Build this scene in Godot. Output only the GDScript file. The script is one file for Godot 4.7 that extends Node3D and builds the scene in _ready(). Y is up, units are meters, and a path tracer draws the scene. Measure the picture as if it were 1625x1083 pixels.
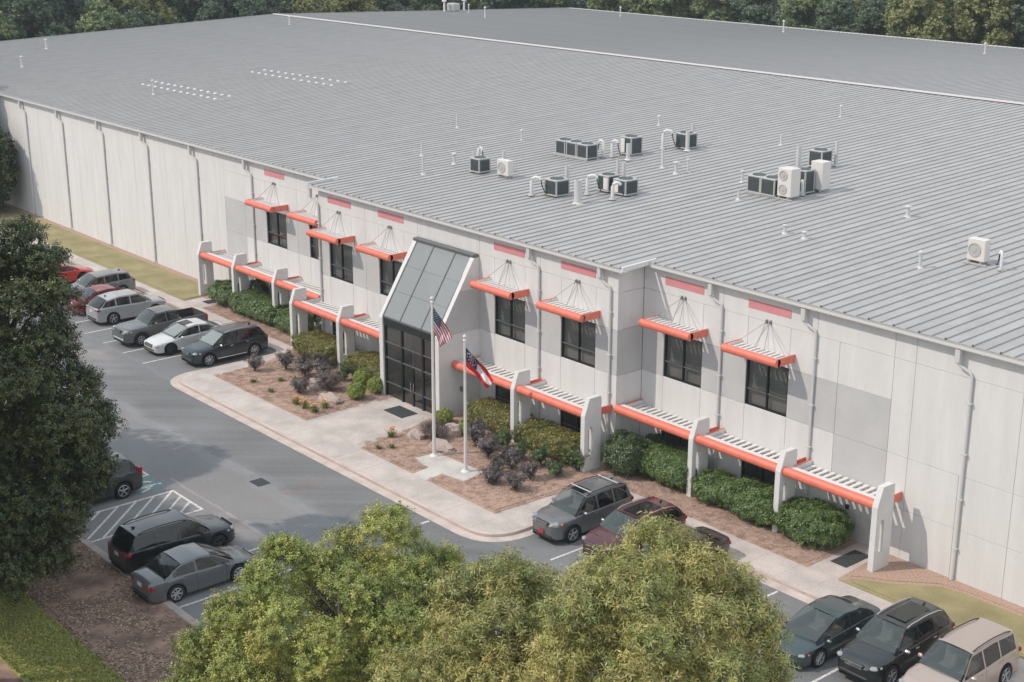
extends Node3D
# A large white warehouse with a metal roof and coral canopies, seen from above its car park.
# x runs along the facade, z outwards from it (main wall face at z = 0), y up, metres.

const PITCH := 0.0332          # roof slope
const RIDGE := -46.6           # z of the ridge
const EAVE := 9.5
const XL := -112.5             # ends of the building
const XR := 39.6
const BAYL := -30.1            # the projecting entrance bay
const BAYR := -6.2
const BAYZ := 1.6
const WALK := 0.13             # height of pavements
const SEAM := 0.565            # spacing of the roof seams

var M := {}
var used := {}
var rng := RandomNumberGenerator.new()

# ---------------------------------------------------------------- mesh building
class MB:
	var v := PackedVector3Array()
	var uv := PackedVector2Array()
	func tri(a: Vector3, b: Vector3, c: Vector3) -> void:
		v.push_back(a); v.push_back(b); v.push_back(c)
	func quad(a: Vector3, b: Vector3, c: Vector3, d: Vector3, dir: Vector3) -> void:
		if (c - a).cross(b - a).dot(dir) + (d - a).cross(c - a).dot(dir) >= 0.0:
			tri(a, b, c); tri(a, c, d)
		else:
			tri(a, c, b); tri(a, d, c)
	func triq(a: Vector3, b: Vector3, c: Vector3, dir: Vector3) -> void:
		if (c - a).cross(b - a).dot(dir) >= 0.0: tri(a, b, c)
		else: tri(a, c, b)
	func box(lo: Vector3, hi: Vector3) -> void:
		var p := []
		for i in 8: p.append(Vector3(hi.x if i & 1 else lo.x, hi.y if i & 2 else lo.y, hi.z if i & 4 else lo.z))
		quad(p[0], p[2], p[6], p[4], Vector3.LEFT); quad(p[1], p[3], p[7], p[5], Vector3.RIGHT)
		quad(p[0], p[1], p[5], p[4], Vector3.DOWN); quad(p[2], p[3], p[7], p[6], Vector3.UP)
		quad(p[0], p[1], p[3], p[2], Vector3.FORWARD); quad(p[4], p[5], p[7], p[6], Vector3.BACK)
	# box with chamfered edges, placed by a transform
	func bevel(size: Vector3, b: float, t := Transform3D()) -> void:
		var h := size * 0.5
		b = min(b, min(h.x, min(h.y, h.z)) * 0.95)
		var c := func(sx: int, sy: int, sz: int, ax: int) -> Vector3:
			var q := Vector3(sx * h.x, sy * h.y, sz * h.z)
			if ax != 0: q.x -= sx * b
			if ax != 1: q.y -= sy * b
			if ax != 2: q.z -= sz * b
			return q
		var o := t.origin
		var B := t.basis
		for s in [-1, 1]:
			quad(t * c.call(s, -1, -1, 0), t * c.call(s, 1, -1, 0), t * c.call(s, 1, 1, 0), t * c.call(s, -1, 1, 0), B * Vector3(s, 0, 0))
			quad(t * c.call(-1, s, -1, 1), t * c.call(1, s, -1, 1), t * c.call(1, s, 1, 1), t * c.call(-1, s, 1, 1), B * Vector3(0, s, 0))
			quad(t * c.call(-1, -1, s, 2), t * c.call(1, -1, s, 2), t * c.call(1, 1, s, 2), t * c.call(-1, 1, s, 2), B * Vector3(0, 0, s))
			for r in [-1, 1]:
				quad(t * c.call(s, r, -1, 0), t * c.call(s, r, 1, 0), t * c.call(s, r, 1, 1), t * c.call(s, r, -1, 1), B * Vector3(s, r, 0))
				quad(t * c.call(s, -1, r, 0), t * c.call(s, 1, r, 0), t * c.call(s, 1, r, 2), t * c.call(s, -1, r, 2), B * Vector3(s, 0, r))
				quad(t * c.call(-1, s, r, 1), t * c.call(1, s, r, 1), t * c.call(1, s, r, 2), t * c.call(-1, s, r, 2), B * Vector3(0, s, r))
				for k in [-1, 1]:
					triq(t * c.call(s, r, k, 0), t * c.call(s, r, k, 1), t * c.call(s, r, k, 2), B * Vector3(s, r, k))
	func bx(x0: float, x1: float, y0: float, y1: float, z0: float, z1: float, b := 0.0) -> void:
		if b > 0.0: bevel(Vector3(x1 - x0, y1 - y0, z1 - z0), b, Transform3D(Basis(), Vector3(x0 + x1, y0 + y1, z0 + z1) * 0.5))
		else: box(Vector3(x0, y0, z0), Vector3(x1, y1, z1))
	# rows of points; the front is where (along rows) x (along columns) points
	func grid(rows: Array, flip := false, closed := false) -> void:
		for i in rows.size() - 1:
			var r: PackedVector3Array = rows[i]
			var q: PackedVector3Array = rows[i + 1]
			var n := r.size()
			for j in (n if closed else n - 1):
				var k := (j + 1) % n
				if flip:
					tri(r[j], q[k], r[k]); tri(r[j], q[j], q[k])
				else:
					tri(r[j], r[k], q[k]); tri(r[j], q[k], q[j])
	func fan(ring: PackedVector3Array, dir: Vector3) -> void:
		var m := Vector3.ZERO
		for p in ring: m += p
		m /= ring.size()
		for j in ring.size(): triq(m, ring[j], ring[(j + 1) % ring.size()], dir)
	func tube(pts: Array, radii, sides := 8, caps := true) -> void:
		var rows := []
		for i in pts.size():
			var a: Vector3 = pts[max(i - 1, 0)]
			var b: Vector3 = pts[min(i + 1, pts.size() - 1)]
			var t := (b - a).normalized()
			var e1 := t.cross(Vector3.UP if abs(t.y) < 0.9 else Vector3.RIGHT).normalized()
			var e2 := t.cross(e1)
			var rad: float = radii[i] if radii is Array else radii
			var ring := PackedVector3Array()
			for j in sides:
				var th := TAU * j / sides
				ring.push_back(pts[i] + (e1 * cos(th) + e2 * sin(th)) * rad)
			rows.append(ring)
		grid(rows, true, true)
		if caps:
			fan(rows[0], pts[0] - pts[1]); fan(rows[-1], pts[-1] - pts[-2])
	func lathe(profile: Array, sides: int, t := Transform3D()) -> void:   # profile of Vector2(radius, y), upwards
		var rows := []
		for p in profile:
			var ring := PackedVector3Array()
			for j in sides:
				var th := TAU * j / sides
				ring.push_back(t * Vector3(p.x * cos(th), p.y, p.x * sin(th)))
			rows.append(ring)
		grid(rows, true, true)
	func prism(poly: PackedVector2Array, y0: float, y1: float, bottom := false) -> void:   # polygon in x, z
		var ix := Geometry2D.triangulate_polygon(poly)
		for i in range(0, ix.size(), 3):
			var a := poly[ix[i]]; var b := poly[ix[i + 1]]; var c := poly[ix[i + 2]]
			triq(Vector3(a.x, y1, a.y), Vector3(b.x, y1, b.y), Vector3(c.x, y1, c.y), Vector3.UP)
			if bottom: triq(Vector3(a.x, y0, a.y), Vector3(b.x, y0, b.y), Vector3(c.x, y0, c.y), Vector3.DOWN)
		if y0 == y1: return
		var cw := Geometry2D.is_polygon_clockwise(poly)
		for i in poly.size():
			var a := poly[i]; var b := poly[(i + 1) % poly.size()]
			var d := Vector3(b.y - a.y, 0, a.x - b.x) * (1.0 if cw else -1.0)
			var m := (a + b) * 0.5 + Vector2(d.x, d.z).normalized() * 0.001
			if Geometry2D.is_point_in_polygon(m, poly): d = -d
			quad(Vector3(a.x, y0, a.y), Vector3(b.x, y0, b.y), Vector3(b.x, y1, b.y), Vector3(a.x, y1, a.y), d)
	func mesh(angle := 0.0) -> ArrayMesh:
		var n := PackedVector3Array()
		n.resize(v.size())
		var fn := PackedVector3Array()
		for i in range(0, v.size(), 3):
			fn.push_back((v[i + 2] - v[i]).cross(v[i + 1] - v[i]))
		if angle <= 0.0:
			for i in v.size(): n[i] = fn[i / 3].normalized()
		else:
			var at := {}
			for i in v.size():
				var key := Vector3i((v[i] * 1500.0).round())
				if not at.has(key): at[key] = []
				at[key].append(i / 3)
			var lim := cos(deg_to_rad(angle))
			for i in v.size():
				var me := fn[i / 3].normalized()
				var s := Vector3.ZERO
				for f in at[Vector3i((v[i] * 1500.0).round())]:
					if fn[f].normalized().dot(me) > lim: s += fn[f]
				n[i] = s.normalized() if s.length() > 1e-12 else (me if me.length() > 0.5 else Vector3.UP)
		var arr := []
		arr.resize(Mesh.ARRAY_MAX)
		arr[Mesh.ARRAY_VERTEX] = v
		arr[Mesh.ARRAY_NORMAL] = n
		if uv.size() == v.size(): arr[Mesh.ARRAY_TEX_UV] = uv
		var am := ArrayMesh.new()
		am.add_surface_from_arrays(Mesh.PRIMITIVE_TRIANGLES, arr)
		return am

# ---------------------------------------------------------------- naming, parts, things
func numbered(called: String) -> String:
	used[called] = used.get(called, -1) + 1
	return called if used[called] == 0 else "%s_%03d" % [called, used[called]]

func thing(called: String, label: String, category: String, at := Vector3.ZERO, turn := 0.0, group := "") -> Node3D:
	var o := Node3D.new()
	o.name = numbered(called)
	add_child(o)
	o.position = at
	o.rotation.y = turn
	tag(o, label, category, group)
	return o

func tag(o: Node, label: String, category: String, group := "") -> void:
	o.set_meta("label", label)
	o.set_meta("category", category)
	if group != "": o.set_meta("group", group)

func node(called: String, parent: Node, at := Vector3.ZERO, turn := 0.0) -> Node3D:
	var o := Node3D.new()
	o.name = called
	parent.add_child(o, true)
	o.position = at
	o.rotation.y = turn
	return o

func part(called: String, m: Mesh, mat: Material, parent: Node, at := Vector3.ZERO) -> MeshInstance3D:
	var o := MeshInstance3D.new()
	o.name = called
	o.mesh = m
	o.material_override = mat
	parent.add_child(o, true)
	o.position = at
	return o

func single(called: String, m: Mesh, mat: Material, label: String, category: String, at := Vector3.ZERO, turn := 0.0, group := "") -> MeshInstance3D:
	var o := part(numbered(called), m, mat, self, at)
	o.rotation.y = turn
	tag(o, label, category, group)
	return o

func struct(called: String, m: Mesh, mat: Material) -> MeshInstance3D:
	var o := part(numbered(called), m, mat, self)
	o.set_meta("kind", "structure")
	return o

func scatter(called: String, mm: MultiMesh, mat: Material, parent: Node, at := Vector3.ZERO) -> MultiMeshInstance3D:
	var o := MultiMeshInstance3D.new()
	o.name = called
	o.multimesh = mm
	o.material_override = mat
	o.set_meta("kind", "stuff")
	parent.add_child(o, true)
	o.position = at
	return o

# ---------------------------------------------------------------- materials
func lin(r: float, g: float, b: float) -> Color:
	return Color(r, g, b).linear_to_srgb()

# an image of even mean 1 (as grey about `mid`) with coarse and fine variation
func noise_image(seed: int, size: int, coarse: float, fine: float, amount: float, grain: float) -> Image:
	var f := FastNoiseLite.new()
	f.seed = seed; f.noise_type = FastNoiseLite.TYPE_SIMPLEX_SMOOTH
	f.frequency = coarse; f.fractal_octaves = 5
	var a := f.get_seamless_image(size, size)
	f.seed = seed + 7; f.frequency = fine; f.fractal_octaves = 2
	var b := f.get_seamless_image(size, size)
	a.convert(Image.FORMAT_L8); b.convert(Image.FORMAT_L8)
	var da := a.get_data(); var db := b.get_data()
	var out := PackedByteArray()
	out.resize(size * size)
	for i in size * size:
		var x := 1.0 + (da[i] / 255.0 - 0.5) * amount + (db[i] / 255.0 - 0.5) * grain
		out[i] = clampi(int(205.0 * x), 0, 255)
	return Image.create_from_data(size, size, false, Image.FORMAT_L8, out)

var noise_tex := {}
func noisy(key: String, seed: int, coarse: float, fine: float, amount: float, grain: float, size := 512) -> ImageTexture:
	if not noise_tex.has(key):
		noise_tex[key] = ImageTexture.create_from_image(noise_image(seed, size, coarse, fine, amount, grain))
	return noise_tex[key]

func plain(c: Color, rough := 0.7, metal := 0.0) -> StandardMaterial3D:
	var m := StandardMaterial3D.new()
	m.albedo_color = c
	m.roughness = rough
	m.metallic = metal
	return m

# colour with world-mapped variation; `metres` is the size of one repeat
func varied(c: Color, rough: float, tex: Texture2D, metres: float) -> StandardMaterial3D:
	var k := pow(205.0 / 255.0, 2.2)
	var l := c.srgb_to_linear()
	var m := plain(Color(l.r / k, l.g / k, l.b / k).linear_to_srgb(), rough)
	m.albedo_texture = tex
	m.uv1_triplanar = true
	m.uv1_world_triplanar = true
	m.uv1_scale = Vector3.ONE / metres
	return m

func leafy(back: Color, rough := 0.55) -> StandardMaterial3D:
	var m := plain(Color.WHITE, rough)
	m.vertex_color_use_as_albedo = true
	m.backlight_enabled = true
	m.backlight = back
	m.cull_mode = BaseMaterial3D.CULL_DISABLED
	return m

func paint(r: float, g: float, b: float, metal := 0.25) -> StandardMaterial3D:
	var m := plain(lin(r, g, b), 0.32, metal)
	m.clearcoat_enabled = true
	m.clearcoat = 0.8
	m.clearcoat_roughness = 0.06
	return m

func glass(r: float, g: float, b: float, a: float) -> StandardMaterial3D:
	var m := plain(lin(r, g, b), 0.03)
	var c := m.albedo_color
	m.albedo_color = Color(c.r, c.g, c.b, a)
	m.transparency = BaseMaterial3D.TRANSPARENCY_ALPHA
	m.metallic_specular = 0.6
	return m

func make_materials() -> void:
	var wall_n := noisy("wall", 3, 0.008, 0.06, 0.055, 0.02)
	var roof_n := noisy("roof", 5, 0.008, 0.08, 0.09, 0.04)
	var conc_n := noisy("conc", 9, 0.006, 0.09, 0.16, 0.10)
	var dirt_n := noisy("dirt", 13, 0.06, 0.3, 0.30, 0.35)
	var grass_n := noisy("grass", 17, 0.006, 0.2, 0.20, 0.25)
	M.wall = varied(lin(0.70, 0.688, 0.682), 0.85, wall_n, 9.0)
	M.wall.uv1_scale = Vector3(1.0 / 4.0, 1.0 / 26.0, 1.0 / 4.0)
	M.band = varied(lin(0.53, 0.53, 0.53), 0.85, wall_n, 9.0)
	M.backing = plain(lin(0.62, 0.61, 0.60), 0.9)
	M.pier = varied(lin(0.70, 0.69, 0.68), 0.85, wall_n, 5.0)
	M.pink = varied(lin(0.66, 0.27, 0.29), 0.8, wall_n, 4.0)
	M.coral = varied(lin(0.76, 0.195, 0.135), 0.45, noisy("paint", 31, 0.01, 0.12, 0.10, 0.05), 3.0)
	M.trim = plain(lin(0.72, 0.71, 0.70), 0.5)
	M.slat = plain(lin(0.74, 0.71, 0.69), 0.55)
	M.gutter = plain(lin(0.68, 0.67, 0.66), 0.45)
	M.spout = plain(lin(0.60, 0.595, 0.59), 0.5)
	M.roof = []
	for k in 4:
		var t: float = [0.380, 0.392, 0.374, 0.400][k]
		var m := varied(lin(t, t * 0.965, t * 0.945), 0.6, roof_n, 7.0 + k * 1.7)
		M.roof.append(m)
	M.ridge = plain(lin(0.58, 0.53, 0.51), 0.6)
	M.frame = plain(lin(0.012, 0.016, 0.018), 0.4)
	M.frame_grey = plain(lin(0.16, 0.17, 0.175), 0.4, 0.4)
	M.pane = glass(0.012, 0.018, 0.02, 0.52)
	M.pane_door = glass(0.010, 0.014, 0.015, 0.62)
	M.pane_slope = glass(0.33, 0.345, 0.35, 0.72)
	M.pane_slope.roughness = 0.10
	M.blind = plain(lin(0.52, 0.52, 0.48), 0.8)
	M.room_floor = plain(lin(0.28, 0.19, 0.14), 0.6)
	M.steel = plain(lin(0.42, 0.42, 0.42), 0.4, 0.6)
	M.white_metal = plain(lin(0.70, 0.68, 0.66), 0.5)
	M.vent = plain(lin(0.56, 0.55, 0.54), 0.55)
	M.cream_metal = plain(lin(0.66, 0.62, 0.59), 0.5)
	M.unit_grey = plain(lin(0.42, 0.42, 0.41), 0.5)
	M.coil = plain(lin(0.07, 0.085, 0.09), 0.6)
	M.pipe_black = plain(lin(0.02, 0.022, 0.024), 0.6)
	M.walk = varied(lin(0.52, 0.455, 0.42), 0.9, conc_n, 6.0)
	M.kerb = varied(lin(0.55, 0.46, 0.41), 0.9, conc_n, 4.0)
	M.kerb_old = varied(lin(0.40, 0.33, 0.29), 0.9, conc_n, 3.0)
	M.slab = varied(lin(0.55, 0.51, 0.48), 0.9, conc_n, 5.0)
	M.mulch = varied(lin(0.43, 0.29, 0.225), 0.95, dirt_n, 3.4)
	M.straw = leafy(Color.BLACK, 0.95)
	M.straw.backlight_enabled = false
	M.bark_soil = varied(lin(0.235, 0.15, 0.112), 0.95, noisy("soil", 27, 0.012, 0.33, 0.62, 0.3), 9.0)
	M.room_wall = plain(lin(0.42, 0.41, 0.39), 0.9)
	M.strip_grass = varied(lin(0.285, 0.245, 0.125), 0.95, grass_n, 7.0)
	M.lawn = varied(lin(0.27, 0.28, 0.075), 0.95, grass_n, 2.3)
	M.soil = varied(lin(0.10, 0.11, 0.05), 0.95, grass_n, 9.0)
	M.line = varied(lin(0.62, 0.58, 0.55), 0.8, noisy("line", 23, 0.03, 0.2, 0.5, 0.4), 1.7)
	M.teal_paint = varied(lin(0.15, 0.23, 0.225), 0.8, noisy("line", 23, 0.03, 0.2, 0.5, 0.4), 1.7)
	M.mat_black = varied(lin(0.045, 0.05, 0.052), 0.95, dirt_n, 0.9)
	M.iron = plain(lin(0.05, 0.055, 0.055), 0.6, 0.3)
	M.bark = varied(lin(0.085, 0.068, 0.055), 0.95, dirt_n, 0.8)
	M.bark_pale = varied(lin(0.14, 0.125, 0.11), 0.95, dirt_n, 0.8)
	M.rock = varied(lin(0.47, 0.38, 0.34), 0.9, dirt_n, 1.3)
	M.leaf = leafy(lin(0.22, 0.235, 0.05), 0.45)
	M.leaf_far = leafy(lin(0.03, 0.04, 0.01))
	M.leaf_shrub = leafy(lin(0.04, 0.06, 0.01), 0.4)
	M.petal = leafy(lin(0.1, 0.05, 0.0))
	M.tyre = plain(lin(0.012, 0.012, 0.013), 0.85)
	M.rim = plain(lin(0.50, 0.51, 0.52), 0.3, 0.7)
	M.rim_dark = plain(lin(0.06, 0.062, 0.065), 0.35, 0.6)
	M.car_glass = glass(0.02, 0.026, 0.026, 0.45)
	M.car_shield = glass(0.10, 0.125, 0.12, 0.42)
	M.car_tint = glass(0.006, 0.008, 0.009, 0.88)
	M.cloth_seat = plain(lin(0.16, 0.16, 0.155), 0.9)
	M.cabin = plain(lin(0.05, 0.05, 0.05), 0.9)
	M.sunshade = plain(lin(0.60, 0.62, 0.62), 0.5)
	M.plastic = plain(lin(0.022, 0.024, 0.026), 0.6)
	M.chrome = plain(lin(0.62, 0.62, 0.62), 0.15, 0.9)
	M.lamp_clear = plain(lin(0.36, 0.37, 0.37), 0.12, 0.2)
	M.lamp_red = plain(lin(0.32, 0.012, 0.018), 0.15)
	M.lamp_amber = plain(lin(0.62, 0.17, 0.05), 0.2)
	M.plate = plain(lin(0.62, 0.62, 0.60), 0.5)
	M.plate_red = plain(lin(0.45, 0.03, 0.04), 0.5)

# ---------------------------------------------------------------- the ground
func rounded(pts: Array) -> PackedVector2Array:      # [x, z, radius] corners to a polygon with rounded corners
	var out := PackedVector2Array()
	for i in pts.size():
		var p := Vector2(pts[i][0], pts[i][1])
		var r: float = pts[i][2]
		if r <= 0.0:
			out.push_back(p)
			continue
		var a := (Vector2(pts[i - 1][0], pts[i - 1][1]) - p).normalized()
		var nx = pts[(i + 1) % pts.size()]
		var b := (Vector2(nx[0], nx[1]) - p).normalized()
		for k in 9:
			var t := k / 8.0
			out.push_back((p + a * r).lerp(p, t).lerp(p.lerp(p + b * r, t), t))
	return out

func inset(poly: PackedVector2Array, d: float) -> PackedVector2Array:
	var r := Geometry2D.offset_polygon(poly, d)
	return r[0] if r.size() > 0 else poly

# strip of constant width along an open line
func strip(line: PackedVector2Array, d0: float, d1: float) -> PackedVector2Array:
	var a := PackedVector2Array(); var b := PackedVector2Array()
	for i in line.size():
		var t := (line[mini(i + 1, line.size() - 1)] - line[maxi(i - 1, 0)]).normalized()
		var n := Vector2(-t.y, t.x)
		a.push_back(line[i] + n * d0)
		b.push_back(line[i] + n * d1)
	b.reverse()
	a.append_array(b)
	return a

func lot_texture() -> ImageTexture:
	var w := 1600
	var h := 440
	var f := FastNoiseLite.new()
	f.noise_type = FastNoiseLite.TYPE_SIMPLEX_SMOOTH
	f.seed = 41; f.frequency = 0.006; f.fractal_octaves = 5
	var blot := f.get_image(w, h).get_data()
	f.seed = 42; f.frequency = 0.25; f.fractal_octaves = 2
	var grain := f.get_image(w, h).get_data()
	f.seed = 43; f.frequency = 0.012; f.fractal_octaves = 4
	var wob := f.get_image(w, h).get_data()
	f.seed = 44; f.frequency = 0.03; f.fractal_octaves = 3
	var fleck := f.get_image(w, h).get_data()
	# wheel tracks and squeegee streaks across the lane, one tone per column
	var streak := PackedFloat32Array()
	streak.resize(w + 400)
	f.seed = 45; f.frequency = 0.035; f.fractal_octaves = 4
	for i in w + 400: streak[i] = f.get_noise_2d(i, 3.0)
	var out := PackedByteArray()
	out.resize(w * h * 3)
	for j in h:
		var z := 3.0 + 22.0 * j / h
		for i in w:
			var x := -60.0 + 80.0 * i / w
			var k := j * w + i
			var n := blot[k] / 255.0 - 0.5
			var wb := wob[k] / 255.0 - 0.5
			var g := grain[k] / 255.0 - 0.5
			var fl := fleck[k] / 255.0
			var c := 0.205 + n * 0.06 + g * 0.03
			var warm := 0.0
			var zw := z + wb * 0.8
			# the sealed lane between kerb and swale is darker and streaked
			if zw > 11.2 and zw < 14.75:
				c -= 0.022
				c += 0.045 * streak[i + int((z - 11.0) * 18.0) % 400] * smoothstep(11.2, 12.5, zw)
			if zw < 11.0 and zw > 4.0: c -= 0.018
			# the light, silted swale and a second joint further out
			var s := absf(zw - 14.95)
			if s < 0.7: c += 0.05 * (1.0 - s / 0.7) * (0.5 + fl)
			if zw > 15.2: c += 0.012; warm += 0.05
			s = absf(z + wb * 0.15 - 17.75)
			if s < 0.07 and x > -18.0 and x < -9.5: c += 0.10 * fl; warm += 0.15
			# sand spilled by the parked cars, and silt washed down to the grate
			s = Vector2((x + 10.6) / 2.4, (z - 18.3) / 1.1).length() + wb * 1.6
			if s < 1.0: c += 0.16 * (1.0 - s) * (0.6 + fl); warm += 0.32 * (1.0 - s)
			s = Vector2((x + 13.4 - (z - 13.0) * 0.12) / 0.8, (z - 13.6) / 2.1).length() + wb * 1.8
			if s < 1.0: c -= 0.03 * (1.0 - s); warm += 0.25 * (1.0 - s)
			s = Vector2((x + 39.5) / 5.5, (z - 12.4) / 1.3).length() + wb * 1.8
			if s < 1.0: c += 0.05 * (1.0 - s) * (0.4 + fl); warm += 0.14 * (1.0 - s)
			if fl > 0.80: c += (fl - 0.80) * 0.12
			if fl < 0.14: c -= (0.14 - fl) * 0.14
			c = clampf(c, 0.03, 0.5)
			out[k * 3] = int(255.0 * pow(c * (1.0 + warm * 0.9), 1.0 / 2.2))
			out[k * 3 + 1] = int(255.0 * pow(c * (1.0 + warm * 0.25), 1.0 / 2.2))
			out[k * 3 + 2] = int(255.0 * pow(c * (1.02 - warm * 0.1), 1.0 / 2.2))
	# cracks wander across the lanes; oil drips in the bays
	var cr := RandomNumberGenerator.new()
	cr.seed = 51
	for n in 12:
		var px := cr.randf() * w; var py := cr.randf_range(0.36, 0.98) * h
		var a := cr.randf() * TAU
		for s in cr.randi_range(60, 260):
			a += cr.randf_range(-0.14, 0.14)
			px += cos(a); py += sin(a) * 0.9
			var ix := int(px); var iy := int(py)
			if ix < 1 or iy < 1 or ix >= w - 1 or iy >= h - 1: break
			for c in 3: out[(iy * w + ix) * 3 + c] = int(out[(iy * w + ix) * 3 + c] * 0.90)
	for n in 90:
		var bx := -33.82 - 2.475 * (cr.randi() % 11) + 1.24 if n % 2 == 0 else -6.65 + 2.49 * (cr.randi() % 8) - 6.2
		var bz := cr.randf_range(5.5, 9.5) if n % 2 == 0 else cr.randf_range(18.8, 22.5)
		var px := (bx + cr.randf_range(-0.5, 0.5) + 60.0) / 80.0 * w; var py := (bz - 3.0) / 22.0 * h
		var rad := cr.randf_range(1.5, 6.0)
		for y in range(int(py - rad), int(py + rad) + 1):
			for x in range(int(px - rad), int(px + rad) + 1):
				if x < 0 or y < 0 or x >= w or y >= h: continue
				var d := Vector2(x - px, y - py).length() / rad
				if d < 0.7 + (fleck[y * w + x] / 255.0) * 0.5:
					for c in 3: out[(y * w + x) * 3 + c] = int(out[(y * w + x) * 3 + c] * 0.86)
	return ImageTexture.create_from_image(Image.create_from_data(w, h, false, Image.FORMAT_RGB8, out))

func flat_quad(m: MB, x0: float, x1: float, z0: float, z1: float, y: float) -> void:
	m.quad(Vector3(x0, y, z0), Vector3(x1, y, z0), Vector3(x1, y, z1), Vector3(x0, y, z1), Vector3.UP)

func bed(called: String, poly: PackedVector2Array, y: float, mat: Material) -> void:
	# a slightly mounded bed: an edge ring, then a raised middle
	var m := MB.new()
	var inner := inset(poly, -0.22)
	m.prism(poly, WALK - 0.02, y)
	if inner.size() > 2: m.prism(inner, y - 0.005, y + 0.025)
	struct(called, m.mesh(), mat)

func P(a: Array) -> PackedVector2Array:
	var r := PackedVector2Array()
	for p in a: r.push_back(Vector2(p[0], p[1]))
	return r

func build_ground() -> void:
	var m := MB.new()
	flat_quad(m, -900, 700, -900, 700, -0.25)
	struct("ground", m.mesh(), M.soil)
	# the car park
	m = MB.new()
	flat_quad(m, -135, 75, 2.0, 23.7, 0.0)
	var u := PackedVector2Array()
	for p in m.v: u.push_back(Vector2((p.x + 60.0) / 80.0, (p.z - 3.0) / 22.0))
	m.uv = u
	var am := plain(Color.WHITE, 0.88)
	am.albedo_texture = lot_texture()
	struct("car_park", m.mesh(), am)
	# pavement with its kerb, all the way along the building
	var line := rounded([[-135, 4.3, 0], [-30.35, 4.3, 0.8], [-30.35, 11.25, 1.5], [-3.45, 11.25, 1.7], [-3.45, 5.15, 0.8], [75, 5.15, 0]])
	var walk := line.duplicate()
	walk.push_back(Vector2(75, -0.2)); walk.push_back(Vector2(-135, -0.2))
	m = MB.new()
	m.prism(walk, -0.1, WALK)
	struct("pavement", m.mesh(), M.walk)
	m = MB.new()
	m.prism(strip(line, -0.16, 0.012), 0.0, WALK + 0.005)
	struct("kerb", m.mesh(), M.kerb)
	m = MB.new()
	m.prism(strip(rounded([[-30.35, 9.0, 0], [-30.35, 11.25, 1.5], [-3.45, 11.25, 1.7], [-3.45, 5.15, 0.8], [75, 5.15, 0]]), 0.012, 0.46), -0.02, 0.012)
	struct("gutter_pan", m.mesh(), M.kerb)
	# score lines of the pavement, thin darker strips laid on top
	m = MB.new()
	for i in 26:
		var x := -29.0 + i * 1.0
		if i % 2 == 0: m.bx(x, x + 0.012, WALK + 0.001, WALK + 0.003, 9.55, 11.08)
	for i in 30:
		m.bx(-3.0 + i * 1.5, -2.988 + i * 1.5, WALK + 0.001, WALK + 0.003, 3.5, 4.98)
	struct("pavement_joints", m.mesh(), M.kerb_old)
	# planting beds, lawns
	bed("planting_bed", P([[-41.3, 0.1], [-41.3, 3.3], [-30.75, 3.3], [-30.2, 3.7], [-29.3, 5.9], [-28.9, 9.33], [-20.0, 9.33], [-20.35, 4.6], [-20.95, 4.3], [-20.95, 1.65], [-30.0, 1.65], [-30.0, 0.1]]), 0.15, M.mulch)
	bed("planting_bed", P([[-16.3, 4.35], [-15.75, 6.2], [-15.2, 9.4], [-11.1, 9.4], [-11.25, 8.45], [-12.65, 8.3], [-12.4, 7.0], [-9.15, 6.85], [-8.85, 8.3], [-10.25, 8.45], [-10.05, 9.4], [-5.4, 9.4], [-5.25, 5.8], [-5.1, 3.4], [6.3, 3.42], [6.25, 0.1], [-6.1, 0.1], [-6.1, 1.65], [-15.8, 1.65], [-15.8, 4.2]]), 0.15, M.mulch)
	m = MB.new()
	m.prism(P([[-11.15, 9.5], [-11.25, 8.5], [-12.6, 8.25], [-12.35, 7.05], [-9.2, 6.9], [-8.9, 8.25], [-10.25, 8.4], [-10.1, 9.5]]), WALK, WALK + 0.012)
	struct("flagpole_pad", m.mesh(), M.slab)
	bed("lawn", P([[-135, 0.5], [-135, 3.35], [-43.4, 3.35], [-43.6, 1.2], [-44.8, 0.5]]), 0.15, M.strip_grass)
	bed("wall_bed", P([[-135, 0.05], [-135, 0.5], [-44.8, 0.5], [-43.6, 1.2], [-43.45, 2.0], [-42.9, 2.0], [-42.9, 0.05]]), 0.145, M.mulch)
	bed("lawn", P([[7.75, 3.4], [8.3, 2.75], [9.2, 2.2], [10.6, 0.95], [11.6, 0.75], [75, 0.7], [75, 3.4]]), 0.15, M.strip_grass)
	bed("wall_bed", P([[7.7, 3.3], [8.3, 2.75], [9.2, 2.2], [10.6, 0.95], [11.6, 0.75], [75, 0.7], [75, 0.05], [7.45, 0.05]]), 0.145, M.mulch)
	# the far kerb of the car park, mulch under the trees, lawn strip beyond
	m = MB.new()
	m.bx(-135, 75, -0.1, 0.14, 23.5, 23.85, 0.03)
	struct("kerb", m.mesh(), M.kerb_old)
	bed("tree_bed", P([[-135, 23.85], [75, 23.85], [75, 27.4], [-135, 27.4]]), 0.12, M.bark_soil)
	bed("lawn", P([[-135, 27.4], [75, 27.4], [75, 29.95], [-135, 29.95]]), 0.13, M.lawn)
	bed("tree_bed", P([[-135, 29.95], [75, 29.95], [75, 75], [-135, 75]]), 0.11, M.bark_soil)
	# painted lines
	m = MB.new()
	for i in 14:
		var x := -33.82 - i * 2.475
		m.bx(x - 0.05, x + 0.05, 0.0, 0.006, 4.4, 11.1)
	for i in 9:
		var x := -0.78 + i * 2.5
		m.bx(x - 0.05, x + 0.05, 0.0, 0.006, 5.7, 10.4)
	for i in 9:
		var x := -9.15 + i * 2.49
		m.bx(x - 0.05, x + 0.05, 0.0, 0.006, 18.4, 23.4)
	m.bx(-6.87, -6.75, 0.0, 0.006, 11.8, 12.2)
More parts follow.
